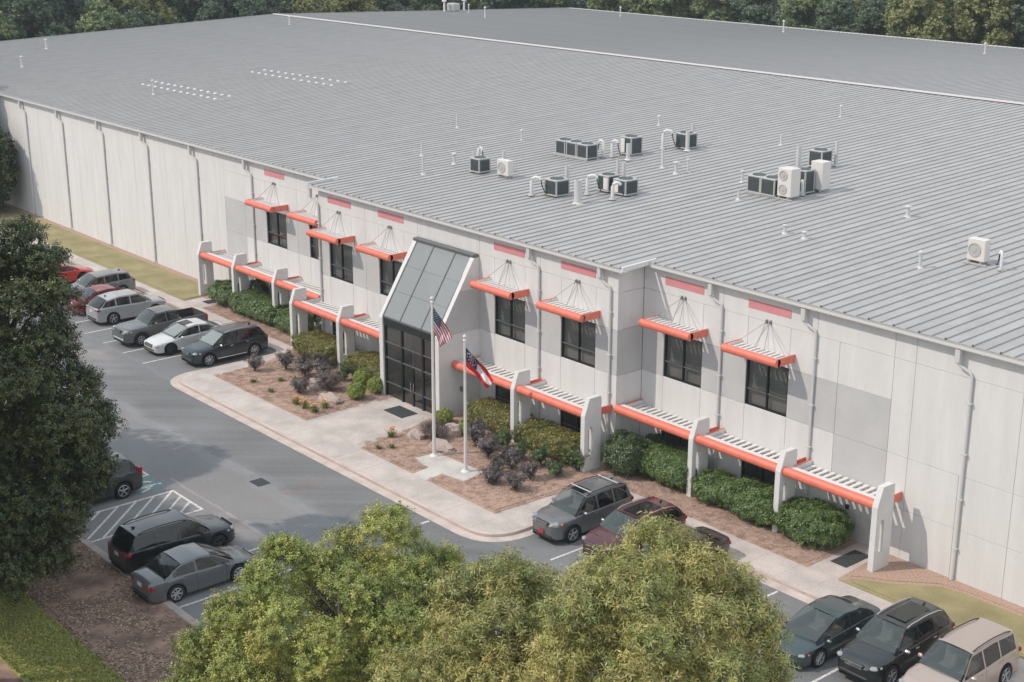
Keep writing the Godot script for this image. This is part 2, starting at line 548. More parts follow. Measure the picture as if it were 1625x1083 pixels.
	# hatched bays
	for hx in [-16.6, -21.55]:
		m.bx(hx - 0.06, hx + 0.06, 0.0, 0.006, 18.34, 23.4)
		m.bx(hx + 2.54, hx + 2.66, 0.0, 0.006, 18.34, 23.4)
		m.bx(hx + 0.06, hx + 2.54, 0.0, 0.006, 18.34, 18.46)
		for i in 8:
			# stripes from the low-x side near the lane to the high-x side further out
			var za := 17.45 + i * 0.84
			var a := Vector2(hx + 0.06, za - 0.62)
			var b := Vector2(hx + 2.54, za + 2.05)
			if a.y < 18.46: a = a.lerp(b, (18.46 - a.y) / (b.y - a.y))
			if b.y > 23.4: b = a.lerp(b, (23.4 - a.y) / (b.y - a.y))
			if a.y > 23.2 or b.y - a.y < 0.1: continue
			m.prism(strip(PackedVector2Array([a, b]), -0.05, 0.05), 0.0, 0.0055)
	struct("parking_lines", m.mesh(), M.line)
	m = MB.new()
	m.bx(-18.75, -17.15, 0.0, 0.004, 18.35, 19.75)
	struct("accessible_bay_square", m.mesh(), M.teal_paint)
	# wheelchair sign: ring, seat, back, head
	m = MB.new()
	var ring := PackedVector2Array()
	for i in 22: ring.push_back(Vector2(-17.98, 19.02) + Vector2(cos(i * 0.24 - 0.6), sin(i * 0.24 - 0.6)) * 0.36)
	m.prism(strip(ring, -0.06, 0.06), 0.004, 0.008)
	m.prism(strip(P([[-17.75, 18.6], [-17.82, 19.1], [-17.45, 19.1], [-17.3, 19.5]]), -0.06, 0.06), 0.004, 0.0085)
	var head := PackedVector2Array()
	for i in 10: head.push_back(Vector2(-17.7, 18.45) + Vector2(cos(i * TAU / 10), sin(i * TAU / 10)) * 0.09)
	m.prism(head, 0.004, 0.009)
	struct("wheelchair_marking", m.mesh(), M.line)
	# storm drain in the swale
	var g := thing("drain_grate", "square iron storm drain grate set in the asphalt lane", "drain", Vector3(-14.95, 0, 15.0))
	g.scale = Vector3(0.8, 1.0, 0.8)
	m = MB.new()
	for s in [-1, 1]:
		m.bx(-0.5, 0.5, 0.0, 0.012, s * 0.36 - 0.04, s * 0.36 + 0.04)
		m.bx(s * 0.46 - 0.04, s * 0.46 + 0.04, 0.0, 0.011, -0.32, 0.32)
	part("frame", m.mesh(), M.iron, g)
	m = MB.new()
	m.bx(-0.06, 0.06, 0.0, 0.008, -0.32, 0.32)
	for i in 7: part("bar", m.mesh(), M.iron, g, Vector3(-0.39 + i * 0.13, 0, 0))
	# door mats
	m = MB.new()
	m.bx(-0.77, 0.77, 0, 0.02, -0.5, 0.5)
	single("door_mat", m.mesh(), M.mat_black, "black mat before the glass entrance doors", "door mat", Vector3(-17.97, WALK + 0.002, 5.05))
	m = MB.new()
	m.bx(-0.38, 0.38, 0, 0.02, -0.78, 0.78)
	single("door_mat", m.mesh(), M.mat_black, "black mat beside the big round hedge and slotted end pier", "door mat", Vector3(6.95, WALK + 0.002, 1.55))
	single("door_mat", m.mesh(), M.mat_black, "small black mat by the slotted pier at the grass strip", "door mat", Vector3(-42.2, WALK + 0.002, 1.75))

# ---------------------------------------------------------------- the building
func ry(z: float) -> float:
	return EAVE + PITCH * (0.35 - z)

var house: Node3D

func panel(x0: float, x1: float, y0: float, y1: float, z: float, mat: Material) -> void:
	var g := 0.006
	var m := MB.new()
	m.bx(-(x1 - x0) / 2 + g, (x1 - x0) / 2 - g, -(y1 - y0) / 2 + g, (y1 - y0) / 2 - g, -0.14, 0.0, 0.008)
	part("wall_panel", m.mesh(), mat, house, Vector3((x0 + x1) / 2, (y0 + y1) / 2, z))
	wall_backing.bx(x0 + 0.0125, x1 - 0.0125, y0, y1, z - 0.34, z - 0.142)

var wall_backing: MB

func window(x0: float, x1: float, y0: float, y1: float, z: float, upper: bool) -> void:
	var w := x1 - x0
	var h := y1 - y0
	var o := node("window", house, Vector3((x0 + x1) / 2, y0, z))
	var m := MB.new()
	var t := 0.06
	var tr := h * 0.34
	m.bx(-w / 2, -w / 2 + t, 0, h, -0.19, -0.05); m.bx(w / 2 - t, w / 2, 0, h, -0.19, -0.05)
	m.bx(-w / 2 + t, w / 2 - t, 0, t, -0.19, -0.05); m.bx(-w / 2 + t, w / 2 - t, h - t, h, -0.19, -0.05)
	m.bx(-t / 2, t / 2, t, h - t, -0.185, -0.055)
	part("frame", m.mesh(), M.frame, o)
	m = MB.new()
	m.bx(-w / 2 + t, -t / 2, tr - 0.025, tr + 0.025, -0.17, -0.06); m.bx(t / 2, w / 2 - t, tr - 0.025, tr + 0.025, -0.17, -0.06)
	part("transom", m.mesh(), M.frame_grey, o)
	for s in [-1, 1]:
		for r in 2:
			var p := MB.new()
			var xa: float = -w / 2 + t if s < 0 else t / 2
			var xb: float = -t / 2 if s < 0 else w / 2 - t
			p.quad(Vector3(xa, t if r == 0 else tr + 0.025, -0.11), Vector3(xb, t if r == 0 else tr + 0.025, -0.11), Vector3(xb, tr - 0.025 if r == 0 else h - t, -0.11), Vector3(xa, tr - 0.025 if r == 0 else h - t, -0.11), Vector3.BACK)
			part("pane", p.mesh(), M.pane, o)
	# what is behind the pane: a blind upstairs, a dark room below
	m = MB.new()
	if upper:
		var n := 30
		for i in n:
			m.bx(-w / 2, w / 2, h * i / n + 0.004, h * (i + 1) / n - 0.004, -0.28 - 0.01 * (i % 2), -0.265 - 0.01 * (i % 2))
		m.bx(-w / 2, w / 2, 0, h, -0.345, -0.32)
		part("blind", m.mesh(), M.blind, o)
	else:
		m.bx(-w / 2 - 0.2, w / 2 + 0.2, -0.2, h + 0.2, -1.35, -1.3)
		m.bx(-w / 2 - 0.2, -w / 2 - 0.15, -0.2, h + 0.2, -1.3, -0.345); m.bx(w / 2 + 0.15, w / 2 + 0.2, -0.2, h + 0.2, -1.3, -0.345)
		m.bx(-w / 2 - 0.2, w / 2 + 0.2, h + 0.15, h + 0.2, -1.3, -0.345); m.bx(-w / 2 - 0.2, w / 2 + 0.2, -0.2, -0.15, -1.3, -0.345)
		part("room", m.mesh(), M.room_wall, o)

const WIN := [4.3, 6.43]
const LOW := [0.3, 2.45]

# columns of panels between the given x lines; wins are [x0, x1] of windows, greys of full-height grey columns
func facade(xs: Array, z: float, wins: Array, greys: Array, band := true) -> void:
	for i in xs.size() - 1:
		var a: float = xs[i]
		var b: float = xs[i + 1]
		var is_win := false
		for w in wins: if absf(w[0] - a) < 0.01: is_win = true
		var is_grey := false
		for g in greys: if a >= g[0] - 0.01 and b <= g[1] + 0.01: is_grey = true
		var low: Material = M.band if is_grey else M.wall
		if is_win:
			panel(a, b, 0, LOW[0], z, M.wall)
			window(a, b, LOW[0], LOW[1], z, false)
			panel(a, b, LOW[1], WIN[0], z, M.wall)
			window(a, b, WIN[0], WIN[1], z, true)
		else:
			panel(a, b, 0, WIN[0], z, low)
			panel(a, b, WIN[0], WIN[1], z, M.band if band else M.wall)
		panel(a, b, WIN[1], 8.15, z, M.wall)

func spout(x: float, z: float, bottom := 0.15) -> void:
	# conductor from the gutter, offset to the wall, then down
	var o := node("downspout", house, Vector3(x, 0, z))
	var m := MB.new()
	m.bx(-0.66, -0.44, 8.72, 9.22, 0.14, 0.32, 0.015)
	m.tube([Vector3(-0.55, 8.76, 0.22), Vector3(-0.55, 8.66, 0.2), Vector3(-0.08, 8.38, 0.09), Vector3(0, 8.26, 0.075), Vector3(0, bottom + 0.15, 0.075), Vector3(0, bottom, 0.2)], 0.062, 8)
	part("pipe", m.mesh(40), M.spout, o)
	m = MB.new()
	for y in [7.2, 5.2, 3.4, 1.4]: m.bx(-0.1, 0.1, y, y + 0.06, 0.003, 0.15)
	part("strap", m.mesh(), M.spout, o)

func pier(x: float, zw: float) -> void:
	# fin with a chamfered head and a tall slot; outline in z, y
	var m := MB.new()
	var b := 0.93; var f := 1.95
	var outer := [Vector2(b, 0), Vector2(f, 0), Vector2(f, 2.72), Vector2(1.66, 3.5), Vector2(b + 0.1, 3.5), Vector2(b, 3.44)]
	var slot := [Vector2(1.43, 0.75), Vector2(1.70, 0.75), Vector2(1.70, 2.0), Vector2(1.62, 2.15), Vector2(1.51, 2.15), Vector2(1.43, 2.0)]
	# front face split into bands round the slot
	var pieces := [[outer[0], outer[1], Vector2(f, 0.75), Vector2(b, 0.75)], [Vector2(b, 0.75), slot[0], slot[5], Vector2(b, 2.0)], [slot[1], Vector2(f, 0.75), Vector2(f, 2.0), slot[2]],
		[Vector2(b, 2.0), slot[5], slot[4], Vector2(b, 2.15)], [slot[2], Vector2(f, 2.0), Vector2(f, 2.15), slot[3]],
		[Vector2(b, 2.15), Vector2(f, 2.15), outer[2], Vector2(b, 2.72)], [Vector2(b, 2.72), outer[2], outer[3], outer[4]], [Vector2(b, 2.72), outer[4], outer[5], outer[5]]]
	for s in [0.0, 0.25]:
		for q in pieces:
			m.quad(Vector3(s, q[0].y, q[0].x), Vector3(s, q[1].y, q[1].x), Vector3(s, q[2].y, q[2].x), Vector3(s, q[3].y, q[3].x), Vector3(s - 0.12, 0, 0))
	for k in [[outer, 1.0], [slot, -1.0]]:
		var pts: Array = k[0]
		var mid := Vector2(1.5, 1.6)
		for i in pts.size():
			var a: Vector2 = pts[i]; var c: Vector2 = pts[(i + 1) % pts.size()]
			var d: Vector2 = ((a + c) * 0.5 - mid) * k[1]
			m.quad(Vector3(0, a.y, a.x), Vector3(0.25, a.y, a.x), Vector3(0.25, c.y, c.x), Vector3(0, c.y, c.x), Vector3(0, d.y, d.x))
	part("pier", m.mesh(), M.pier, house, Vector3(x, WALK - 0.02, zw))

func low_canopy(x0: float, x1: float, zw: float) -> void:
	var o := node("pier_canopy", house, Vector3(x0, 0, zw))
	var w := x1 - x0
	var m := MB.new()
	m.tube([Vector3(0, 2.80, 1.655), Vector3(w, 2.80, 1.655)], 0.2, 20)
	part("tube", m.mesh(40), M.coral, o)
	m = MB.new()
	m.bx(0.01, w - 0.01, 2.55, 2.93, 1.22, 1.44, 0.012)
	part("beam", m.mesh(), M.trim, o)
	m = MB.new()
	m.bx(0.06, w - 0.06, 2.5, 2.64, 0.02, 0.1)
	part("ledger", m.mesh(), M.trim, o)
	m = MB.new()
	m.bx(-0.025, 0.025, 2.56, 2.91, 0.02, 1.31, 0.008)
	part("side_plate", m.mesh(), M.coral, o, Vector3(0.03, 0, 0))
	part("side_plate", m.mesh(), M.coral, o, Vector3(w - 0.03, 0, 0))
	m = MB.new()
	m.bx(-0.02, 0.02, 2.55, 2.87, 0.02, 1.3)
	part("side_liner", m.mesh(), M.trim, o, Vector3(0.08, 0, 0))
	part("side_liner", m.mesh(), M.trim, o, Vector3(w - 0.08, 0, 0))
	m = MB.new()
	m.bevel(Vector3(0.165, 0.085, 1.15), 0.008)
	var sm := m.mesh()
	var n := int((w - 0.25) / 0.315)
	for i in n: part("slat", sm, M.slat, o, Vector3(0.26 + (w - 0.5) * i / (n - 1), 2.67, 0.64))

func window_canopy(x0: float, x1: float, zw: float) -> void:
	var o := node("window_canopy", house, Vector3((x0 + x1) / 2, 0, zw))
	var w := x1 - x0
	var h := w / 2
	var m := MB.new()
	m.tube([Vector3(-h, 6.95, 1.1), Vector3(h, 6.95, 1.1)], 0.18, 18)
	part("tube", m.mesh(40), M.coral, o)
	m = MB.new()
	m.bx(-0.03, 0.03, 6.785, 7.125, 0.01, 1.1, 0.008)
	part("side_plate", m.mesh(), M.coral, o, Vector3(-h + 0.03, 0, 0))
	part("side_plate", m.mesh(), M.coral, o, Vector3(h - 0.03, 0, 0))
	m = MB.new()
	m.bx(-0.025, 0.025, 6.78, 7.09, 0.01, 0.93)
	part("side_liner", m.mesh(), M.trim, o, Vector3(-h + 0.09, 0, 0))
	part("side_liner", m.mesh(), M.trim, o, Vector3(h - 0.09, 0, 0))
	m = MB.new()
	m.bx(-h + 0.1, h - 0.1, 6.80, 7.06, 0.86, 0.93)
	m.bx(-h + 0.1, h - 0.1, 6.80, 6.95, 0.01, 0.07)
	part("beam", m.mesh(), M.trim, o)
	m = MB.new()
	m.bevel(Vector3(0.13, 0.075, 0.78), 0.006)
	var sm := m.mesh()
	for i in 10: part("slat", sm, M.slat, o, Vector3(-h + 0.27 + (w - 0.54) * i / 9.0, 6.97, 0.46))
	for s in [-1, 1]:
		m = MB.new()
		m.bx(-0.05, 0.05, -0.09, 0.09, 0.0, 0.02); m.bx(-0.012, 0.012, -0.07, 0.07, 0.02, 0.12)
		part("bracket", m.mesh(), M.steel, o, Vector3(s * 0.1, 8.17, 0.002))
		for k in 2:
			m = MB.new()
			m.tube([Vector3(s * 0.1, 8.15, 0.09), Vector3(s * (h - 0.14) if k == 0 else s * 0.22, 7.07, 0.5)], 0.014, 6)
			part("cable", m.mesh(40), M.steel, o)

func build_house() -> void:
	house = thing("warehouse", "long white concrete warehouse with grey seamed metal roof and coral canopies", "building")
	wall_backing = MB.new()
	# joints of the blank walls follow the downspouts in thirds
	var xs := []
	var x := -39.9 - 6.83 * 11
	xs.append(XL)
	while x < -46.0:
		for k in 3: if x + 2.277 * k > XL + 0.5 and x + 2.277 * k < -44.2: xs.append(x + 2.277 * k)
		x += 6.83
	xs.append(-43.45)
	for i in xs.size() - 1: panel(xs[i], xs[i + 1], 0, 9.3, 0, M.wall)
	facade([-43.45, -40.95, -39.9, -38.45, -36.2, -34.9, -33.67, -31.4, BAYL], 0.0, [[-38.45, -36.2], [-33.67, -31.4]], [[-43.45, -40.95]])
	facade([BAYL, -29.15, -26.9, -25.6, -24.37, -22.1, -20.88], BAYZ, [[-29.15, -26.9], [-24.37, -22.1]], [])
	facade([-15.87, -14.72, -12.47, -11.4, -9.92, -7.62, BAYR], BAYZ, [[-14.72, -12.47], [-9.92, -7.62]], [])
	facade([BAYR, -4.87, -2.6, -1.5, -0.1, 2.15, 3.47, 4.6, 7.15], 0.0, [[-4.87, -2.6], [-0.1, 2.15]], [[4.6, 7.15]])
	for r in [[-43.45, -39.9, 0.0], [-39.9, -34.9, 0.0], [-34.9, BAYL, 0.0], [BAYL, -25.6, BAYZ], [-25.6, -20.88, BAYZ], [-20.88, -15.87, BAYZ], [-15.87, -11.4, BAYZ], [-11.4, BAYR, BAYZ], [BAYR, -1.5, 0.0], [-1.5, 3.47, 0.0], [3.47, 7.15, 0.0]]:
		panel(r[0], r[1], 8.15, 9.3, r[2], M.wall)
	# behind the sloping glass
	panel(-20.88, -18.35, 2.6, WIN[0], BAYZ, M.wall); panel(-18.35, -15.87, 2.6, WIN[0], BAYZ, M.wall)
	panel(-20.88, -18.35, WIN[0], WIN[1], BAYZ, M.band); panel(-18.35, -15.87, WIN[0], WIN[1], BAYZ, M.band)
	panel(-20.88, -18.35, WIN[1], 8.15, BAYZ, M.wall); panel(-18.35, -15.87, WIN[1], 8.15, BAYZ, M.wall)
	# the blank wall beyond the end pier
	x = 7.15
	for k in 16:
		var nx: float = 8.1 if k == 0 else 8.1 + 2.25 * k
		if nx > XR: nx = XR
		panel(x, nx, 2.15, 4.3, 0, M.wall)
		panel(x, nx, 0, 2.15, 0, M.wall)
		if k % 2 == 0 and k > 0:
			panel(x - 2.25, nx, 4.3, 8.15, 0, M.wall); panel(x - 2.25, nx, 8.15, 9.3, 0, M.wall)
		elif k == 0:
			panel(x, nx, 4.3, 8.15, 0, M.wall); panel(x, nx, 8.15, 9.3, 0, M.wall)
		x = nx
		if nx >= XR - 0.01: break
	# returns of the bay
	for s in [[BAYR, 1.0], [BAYL, -1.0]]:
		for r in [[0.0, 2.6, M.wall], [2.6, 4.3, M.wall], [4.3, 6.43, M.band], [6.43, 8.15, M.wall], [8.15, 9.3, M.wall]]:
			var m := MB.new()
			m.bx(-0.07, 0.07, r[0] + 0.008, r[1] - 0.008, 0.008, BAYZ - 0.15, 0.006)
			part("wall_panel", m.mesh(), r[2], house, Vector3(s[0] - s[1] * 0.07, 0, 0))
		wall_backing.bx(s[0] - 0.14 - (0.16 if s[1] > 0 else 0.0), s[0] - 0.14 + (0.44 if s[1] < 0 else 0.0), 0, 9.3, 0, BAYZ - 0.35)
	# far walls, closing the building
	wall_backing.bx(XL, XL + 0.3, 0, 9.4, -92.8, -0.35)
	wall_backing.bx(XR - 0.3, XR, 0, 9.4, -92.8, -0.35)
	wall_backing.bx(XL, XR, 0, 9.4, -93.1, -92.8)
	for e in [XL, XR]:
		for s in [0.0]:
			wall_backing.quad(Vector3(e, 9.4, -93.1), Vector3(e, 9.4, -0.34), Vector3(e, ry(RIDGE) - 0.06, RIDGE), Vector3(e, ry(RIDGE) - 0.06, RIDGE - 0.01), Vector3(signf(e), 0, 0))
	part("wall", wall_backing.mesh(), M.backing, house)
	# painted pink plaques high on the wall
	for w in [[-38.45, -36.2, 0.0], [-29.15, -26.9, BAYZ], [-24.37, -22.1, BAYZ], [-14.76, -12.5, BAYZ], [-9.95, -7.65, BAYZ], [-4.9, -2.62, 0.0], [-0.13, 2.12, 0.0]]:
		var m := MB.new()
		m.bx(w[0], w[1], 8.56, 8.92, w[2] + 0.001, w[2] + 0.018, 0.005)
		part("plaque", m.mesh(), M.pink, house)
	for w in [[-38.45, -36.2, 0.0], [-33.67, -31.4, 0.0], [-29.15, -26.9, BAYZ], [-24.37, -22.1, BAYZ], [-14.72, -12.47, BAYZ], [-9.92, -7.62, BAYZ], [-4.87, -2.6, 0.0], [-0.1, 2.15, 0.0]]:
		window_canopy(w[0] - 0.36, w[1] + 0.3, w[2])
	for p in [[-44.05, 0.0], [-39.7, 0.0], [-35.0, 0.0], [-30.5, BAYZ], [-25.8, BAYZ], [-11.25, BAYZ], [-6.42, BAYZ], [-1.42, 0.0], [3.32, 0.0], [8.02, 0.0]]: pier(p[0], p[1])
	for p in [[-43.8, -39.7, 0.0], [-39.45, -35.0, 0.0], [-34.75, -30.2, 0.0], [-30.25, -25.8, BAYZ], [-25.55, -20.92, BAYZ], [-15.83, -11.25, BAYZ], [-11.0, -6.42, BAYZ], [-6.1, -1.42, 0.0], [-1.17, 3.32, 0.0], [3.57, 8.02, 0.0]]: low_canopy(p[0], p[1], p[2])
	for k in 11: spout(-39.9 - 6.83 * k, 0.0)
	for s in [[-30.02, BAYZ], [-11.4, BAYZ], [-6.62, BAYZ], [-1.5, 0.0], [3.47, 0.0], [10.55, 0.0], [17.5, 0.0], [24.4, 0.0], [31.3, 0.0]]: spout(s[0], s[1])
	# service door with its reader under the end canopy
	var door := node("door", house, Vector3(6.4, 0.13, 0.0))
	var dm := MB.new()
	dm.bx(-0.46, 0.46, 0, 2.1, 0.002, 0.03, 0.008)
	part("leaf", dm.mesh(), M.band, door)
	dm = MB.new()
	dm.bx(0.3, 0.4, 0.95, 1.05, 0.03, 0.09, 0.01)
	part("handle", dm.mesh(), M.steel, door)
	dm = MB.new()
	dm.bx(-0.75, -0.6, 1.35, 1.55, 0.002, 0.07, 0.01)
	part("card_reader", dm.mesh(), M.plastic, house, Vector3(6.2, 0, 0))
	dm = MB.new()
	dm.bx(-0.07, 0.07, 1.25, 1.5, 0.0, 0.06, 0.01)
	part("intercom", dm.mesh(), M.frame_grey, house, Vector3(-15.72, 0.1, 2.9))
	build_roof()
	build_entrance()

func build_roof() -> void:
	var roof := node("roof", house)
	# one pan with its rib, shared by alike panels
	var pan := func(z0: float, z1: float, ridge_z: float) -> ArrayMesh:
		var m := MB.new()
		var y0 := EAVE + PITCH * (0.35 - z0)
		var y1 := EAVE + PITCH * (0.35 - z1) if z1 >= RIDGE - 0.01 else 0.0
		var prof := [Vector2(0, 0), Vector2(0.035, 0.052), Vector2(0.065, 0.052), Vector2(0.072, 0), Vector2(0.30, 0.006), Vector2(0.35, 0.006), Vector2(SEAM, 0)]
		for i in prof.size() - 1:
			var a: Vector2 = prof[i]; var b: Vector2 = prof[i + 1]
			# three lengths of sheet, each lapped over the one below it
			var cut := [z0, -15.6, -31.1, z1]
			for c in 3:
				var ya: float = EAVE + PITCH * (0.35 - cut[c]) + 0.006 * c
				var yb: float = EAVE + PITCH * (0.35 - cut[c + 1]) + 0.006 * c
				m.quad(Vector3(a.x, ya + a.y, cut[c]), Vector3(b.x, ya + b.y, cut[c]), Vector3(b.x, yb + b.y, cut[c + 1]), Vector3(a.x, yb + a.y, cut[c + 1]), Vector3(-(b.y - a.y), b.x - a.x, 0))
				if c > 0: m.quad(Vector3(a.x, ya + a.y, cut[c]), Vector3(b.x, ya + b.y, cut[c]), Vector3(b.x, ya + b.y - 0.006, cut[c]), Vector3(a.x, ya + a.y - 0.006, cut[c]), Vector3.BACK)
		m.quad(Vector3(0, y0, z0), Vector3(0.035, y0 + 0.052, z0), Vector3(0.065, y0 + 0.052, z0), Vector3(0.072, y0, z0), Vector3.BACK)
		m.quad(Vector3(0, y0, z0), Vector3(SEAM, y0, z0), Vector3(SEAM, y0 - 0.03, z0), Vector3(0, y0 - 0.03, z0), Vector3.BACK)
		return m.mesh()
	var short_pan: ArrayMesh = pan.call(0.40, RIDGE, RIDGE)
	var long_pan: ArrayMesh = pan.call(0.40 + BAYZ, RIDGE, RIDGE)
	var n := int((XR - XL) / SEAM)
	var closer := MB.new()
	for i in n:
		var x := XL - 0.1 + i * SEAM
		var in_bay := x > BAYL - 0.55 and x + SEAM < BAYR + 0.75
		part("roof_panel", long_pan if in_bay else short_pan, M.roof[(i * 7 + (i / 3) * 5) % 4], roof, Vector3(x, 0, 0))
		if i % 2 == 0 and x > -36.0:
			var z := 0.40 + (BAYZ if in_bay else 0.0)
			closer.bx(x + 0.03, x + 0.1, ry(z) + 0.0, ry(z) + 0.07, z - 0.02, z + 0.012)
	part("rib_closure", closer.mesh(), M.frame_grey, roof).set_meta("kind", "stuff")
	# the other slope, seen at a glancing angle, is one part
	var m := MB.new()
	var yr := ry(RIDGE)
	for i in n:
		var x := XL - 0.1 + i * SEAM
		for q in [[0.0, 0.0, 0.035, 0.052], [0.035, 0.052, 0.065, 0.052], [0.065, 0.052, 0.072, 0.0], [0.072, 0.0, SEAM, 0.0]]:
			m.quad(Vector3(x + q[0], yr + q[1], RIDGE), Vector3(x + q[2], yr + q[3], RIDGE), Vector3(x + q[2], EAVE + q[3], -93.5), Vector3(x + q[0], EAVE + q[1], -93.5), Vector3(-(q[3] - q[1]), q[2] - q[0], 0))
	part("far_slope", m.mesh(), M.roof[1], roof).set_meta("kind", "stuff")
	m = MB.new()
	var p := [Vector2(-0.46, 0.07), Vector2(-0.14, 0.12), Vector2(0.14, 0.12), Vector2(0.46, 0.07)]
	for i in 3:
		m.quad(Vector3(XL - 0.15, yr + p[i].y, RIDGE + p[i].x), Vector3(XR + 0.1, yr + p[i].y, RIDGE + p[i].x), Vector3(XR + 0.1, yr + p[i + 1].y, RIDGE + p[i + 1].x), Vector3(XL - 0.15, yr + p[i + 1].y, RIDGE + p[i + 1].x), Vector3.UP)
	part("ridge_cap", m.mesh(), M.ridge, roof)
	# gutters along the three stretches of eave, rake trims
	for g in [[XL - 0.1, BAYL - 0.45, 0.0], [BAYL - 0.5, BAYR + 0.55, BAYZ], [BAYR + 0.6, XR, 0.0]]:
		var z: float = g[2]
		var y := ry(0.36 + z) - 0.03
		m = MB.new()
		m.bx(g[0], g[1], y - 0.2, y - 0.17, z + 0.02, z + 0.36)
		m.bx(g[0], g[1], y - 0.17, y - 0.01, z + 0.34, z + 0.37)
		m.bx(g[0], g[1], y - 0.025, y - 0.005, z + 0.372, z + 0.395)
		m.bx(g[0], g[1], y - 0.17, y - 0.06, z + 0.01, z + 0.04)
		part("gutter", m.mesh(), M.gutter, roof)
		# seams where lengths of gutter meet
		m = MB.new()
		m.bx(-0.03, 0.03, y - 0.207, y - 0.01, z + 0.015, z + 0.376)
		var gx: float = g[0] + 3.0
		while gx < g[1] - 1.0:
			part("gutter_joint", m.mesh(), M.gutter, roof, Vector3(gx, 0, 0))
			gx += 6.83
	m = MB.new()
	for s in [[BAYL - 0.5, BAYZ], [BAYR + 0.58, BAYZ]]:
		var a := Vector3(s[0], ry(0.4 + BAYZ) + 0.02, 0.4 + BAYZ)
		var b := Vector3(s[0], ry(-0.1) + 0.02, -0.1)
		for d in [[Vector3(-0.04, 0.05, 0), Vector3(0.06, 0.05, 0)], [Vector3(0.06, 0.05, 0), Vector3(0.06, -0.16, 0)], [Vector3(-0.04, 0.05, 0), Vector3(-0.04, -0.16, 0)]]:
			m.quad(a + d[0], a + d[1], b + d[1], b + d[0], Vector3(d[0].x + d[1].x, 0.3, 0))
		m.quad(a + Vector3(-0.04, 0.05, 0), a + Vector3(0.06, 0.05, 0), a + Vector3(0.06, -0.16, 0), a + Vector3(-0.04, -0.16, 0), Vector3.BACK)
	part("rake_trim", m.mesh(), M.trim, roof)
	m = MB.new()
	for q in [[0.4, RIDGE, ry(0.4), yr], [RIDGE, -93.5, yr, EAVE]]:
		var a := Vector3(XL - 0.12, q[2] + 0.09, q[0])
		var b := Vector3(XL - 0.12, q[3] + 0.09, q[1])
		m.quad(a, a + Vector3(0.1, 0, 0), b + Vector3(0.1, 0, 0), b, Vector3.UP)
		m.quad(a, a - Vector3(0, 0.3, 0), b - Vector3(0, 0.3, 0), b, Vector3.LEFT)
	m.bx(XL - 0.1, XR, EAVE - 0.15, EAVE + 0.085, -93.62, -93.5)
	part("gable_trim", m.mesh(), M.trim, roof)
	# two double rows of little white domes
	var dome := MB.new()
	dome.lathe([Vector2(0.16, 0), Vector2(0.14, 0.05), Vector2(0.07, 0.09), Vector2(0.0, 0.1)], 8)
	var domes := dome.mesh(40)
	for d in [[-72.8, -9.5, -61.4, -9.7], [-73.2, -10.9, -61.7, -11.1], [-71.9, -19.25, -60.2, -19.5], [-72.2, -20.65, -60.7, -21.2]]:
		for i in 12:
			var t := i / 11.0
			var z: float = lerpf(d[1], d[3], t)
			part("roof_dome", domes, M.white_metal, roof, Vector3(lerpf(d[0], d[2], t), ry(z) + 0.02, z))
	# vents: [x, z, height, radius, capped]
	for v in [[-91.7, -7.2, 1.1, 0.11, 1], [-102.9, -14.4, 1.1, 0.11, 1], [-101.4, -41.6, 1.1, 0.13, 1], [-67.3, -7.6, 1.3, 0.09, 1], [-38.0, -14.6, 1.0, 0.07, 0], [-31.3, -14.5, 0.8, 0.08, 1],
			[-28.6, -24.1, 0.75, 0.1, 1], [-32.1, -7.2, 1.0, 0.08, 0], [-27.75, -4.0, 1.15, 0.09, 0], [-28.7, -7.0, 0.75, 0.11, 1], [-28.0, -7.9, 0.8, 0.07, 0], [-21.8, -34.4, 0.9, 0.08, 1], [-18.45, -24.2, 0.7, 0.1, 0], [-13.3, -14.7, 0.75, 0.08, 1], [-10.7, -11.4, 0.5, 0.08, 0],
			[-2.37, -14.2, 0.65, 0.12, 1], [-4.54, -7.6, 0.5, 0.09, 1], [-3.3, -7.5, 0.4, 0.1, 1], [3.3, -7.0, 0.85, 0.09, 1], [-19.06, -14.5, 1.25, 0.11, 0], [-17.4, -13.85, 0.8, 0.13, 1], [-17.15, -14.55, 0.9, 0.07, 1], [-16.05, -5.1, 1.35, 0.26, 0], [-12.3, -18.3, 1.0, 0.1, 0], [8.4, -10.5, 0.7, 0.1, 1],
			[-99.7, -67.9, 1.5, 0.1, 1], [-96.4, -87.4, 1.4, 0.1, 1], [-69.6, -86.8, 1.5, 0.11, 1], [-41.8, -83.5, 1.2, 0.1, 1], [-108.5, -72.5, 1.2, 0.08, 1]]:
		var y: float = ry(v[1]) if v[1] > RIDGE else yr + PITCH * (v[1] - RIDGE)
		m = MB.new()
		var r: float = v[3] * 0.8; var h: float = v[2] * 0.92
		var prof := [Vector2(r + 0.1, 0.0), Vector2(r + 0.07, 0.04), Vector2(r * 1.1, 0.09), Vector2(r, 0.14), Vector2(r, h * 0.82)]
		if v[4] == 1: prof += [Vector2(r * 1.8, h * 0.84), Vector2(r * 1.8, h * 0.92), Vector2(r * 0.6, h), Vector2(0, h)]
		else: prof += [Vector2(r, h), Vector2(r * 0.8, h), Vector2(r * 0.8, h - 0.1), Vector2(0, h - 0.1)]
		m.lathe(prof, 10)
		part("vent_pipe", m.mesh(40), M.vent, roof, Vector3(v[0], y, v[1]))

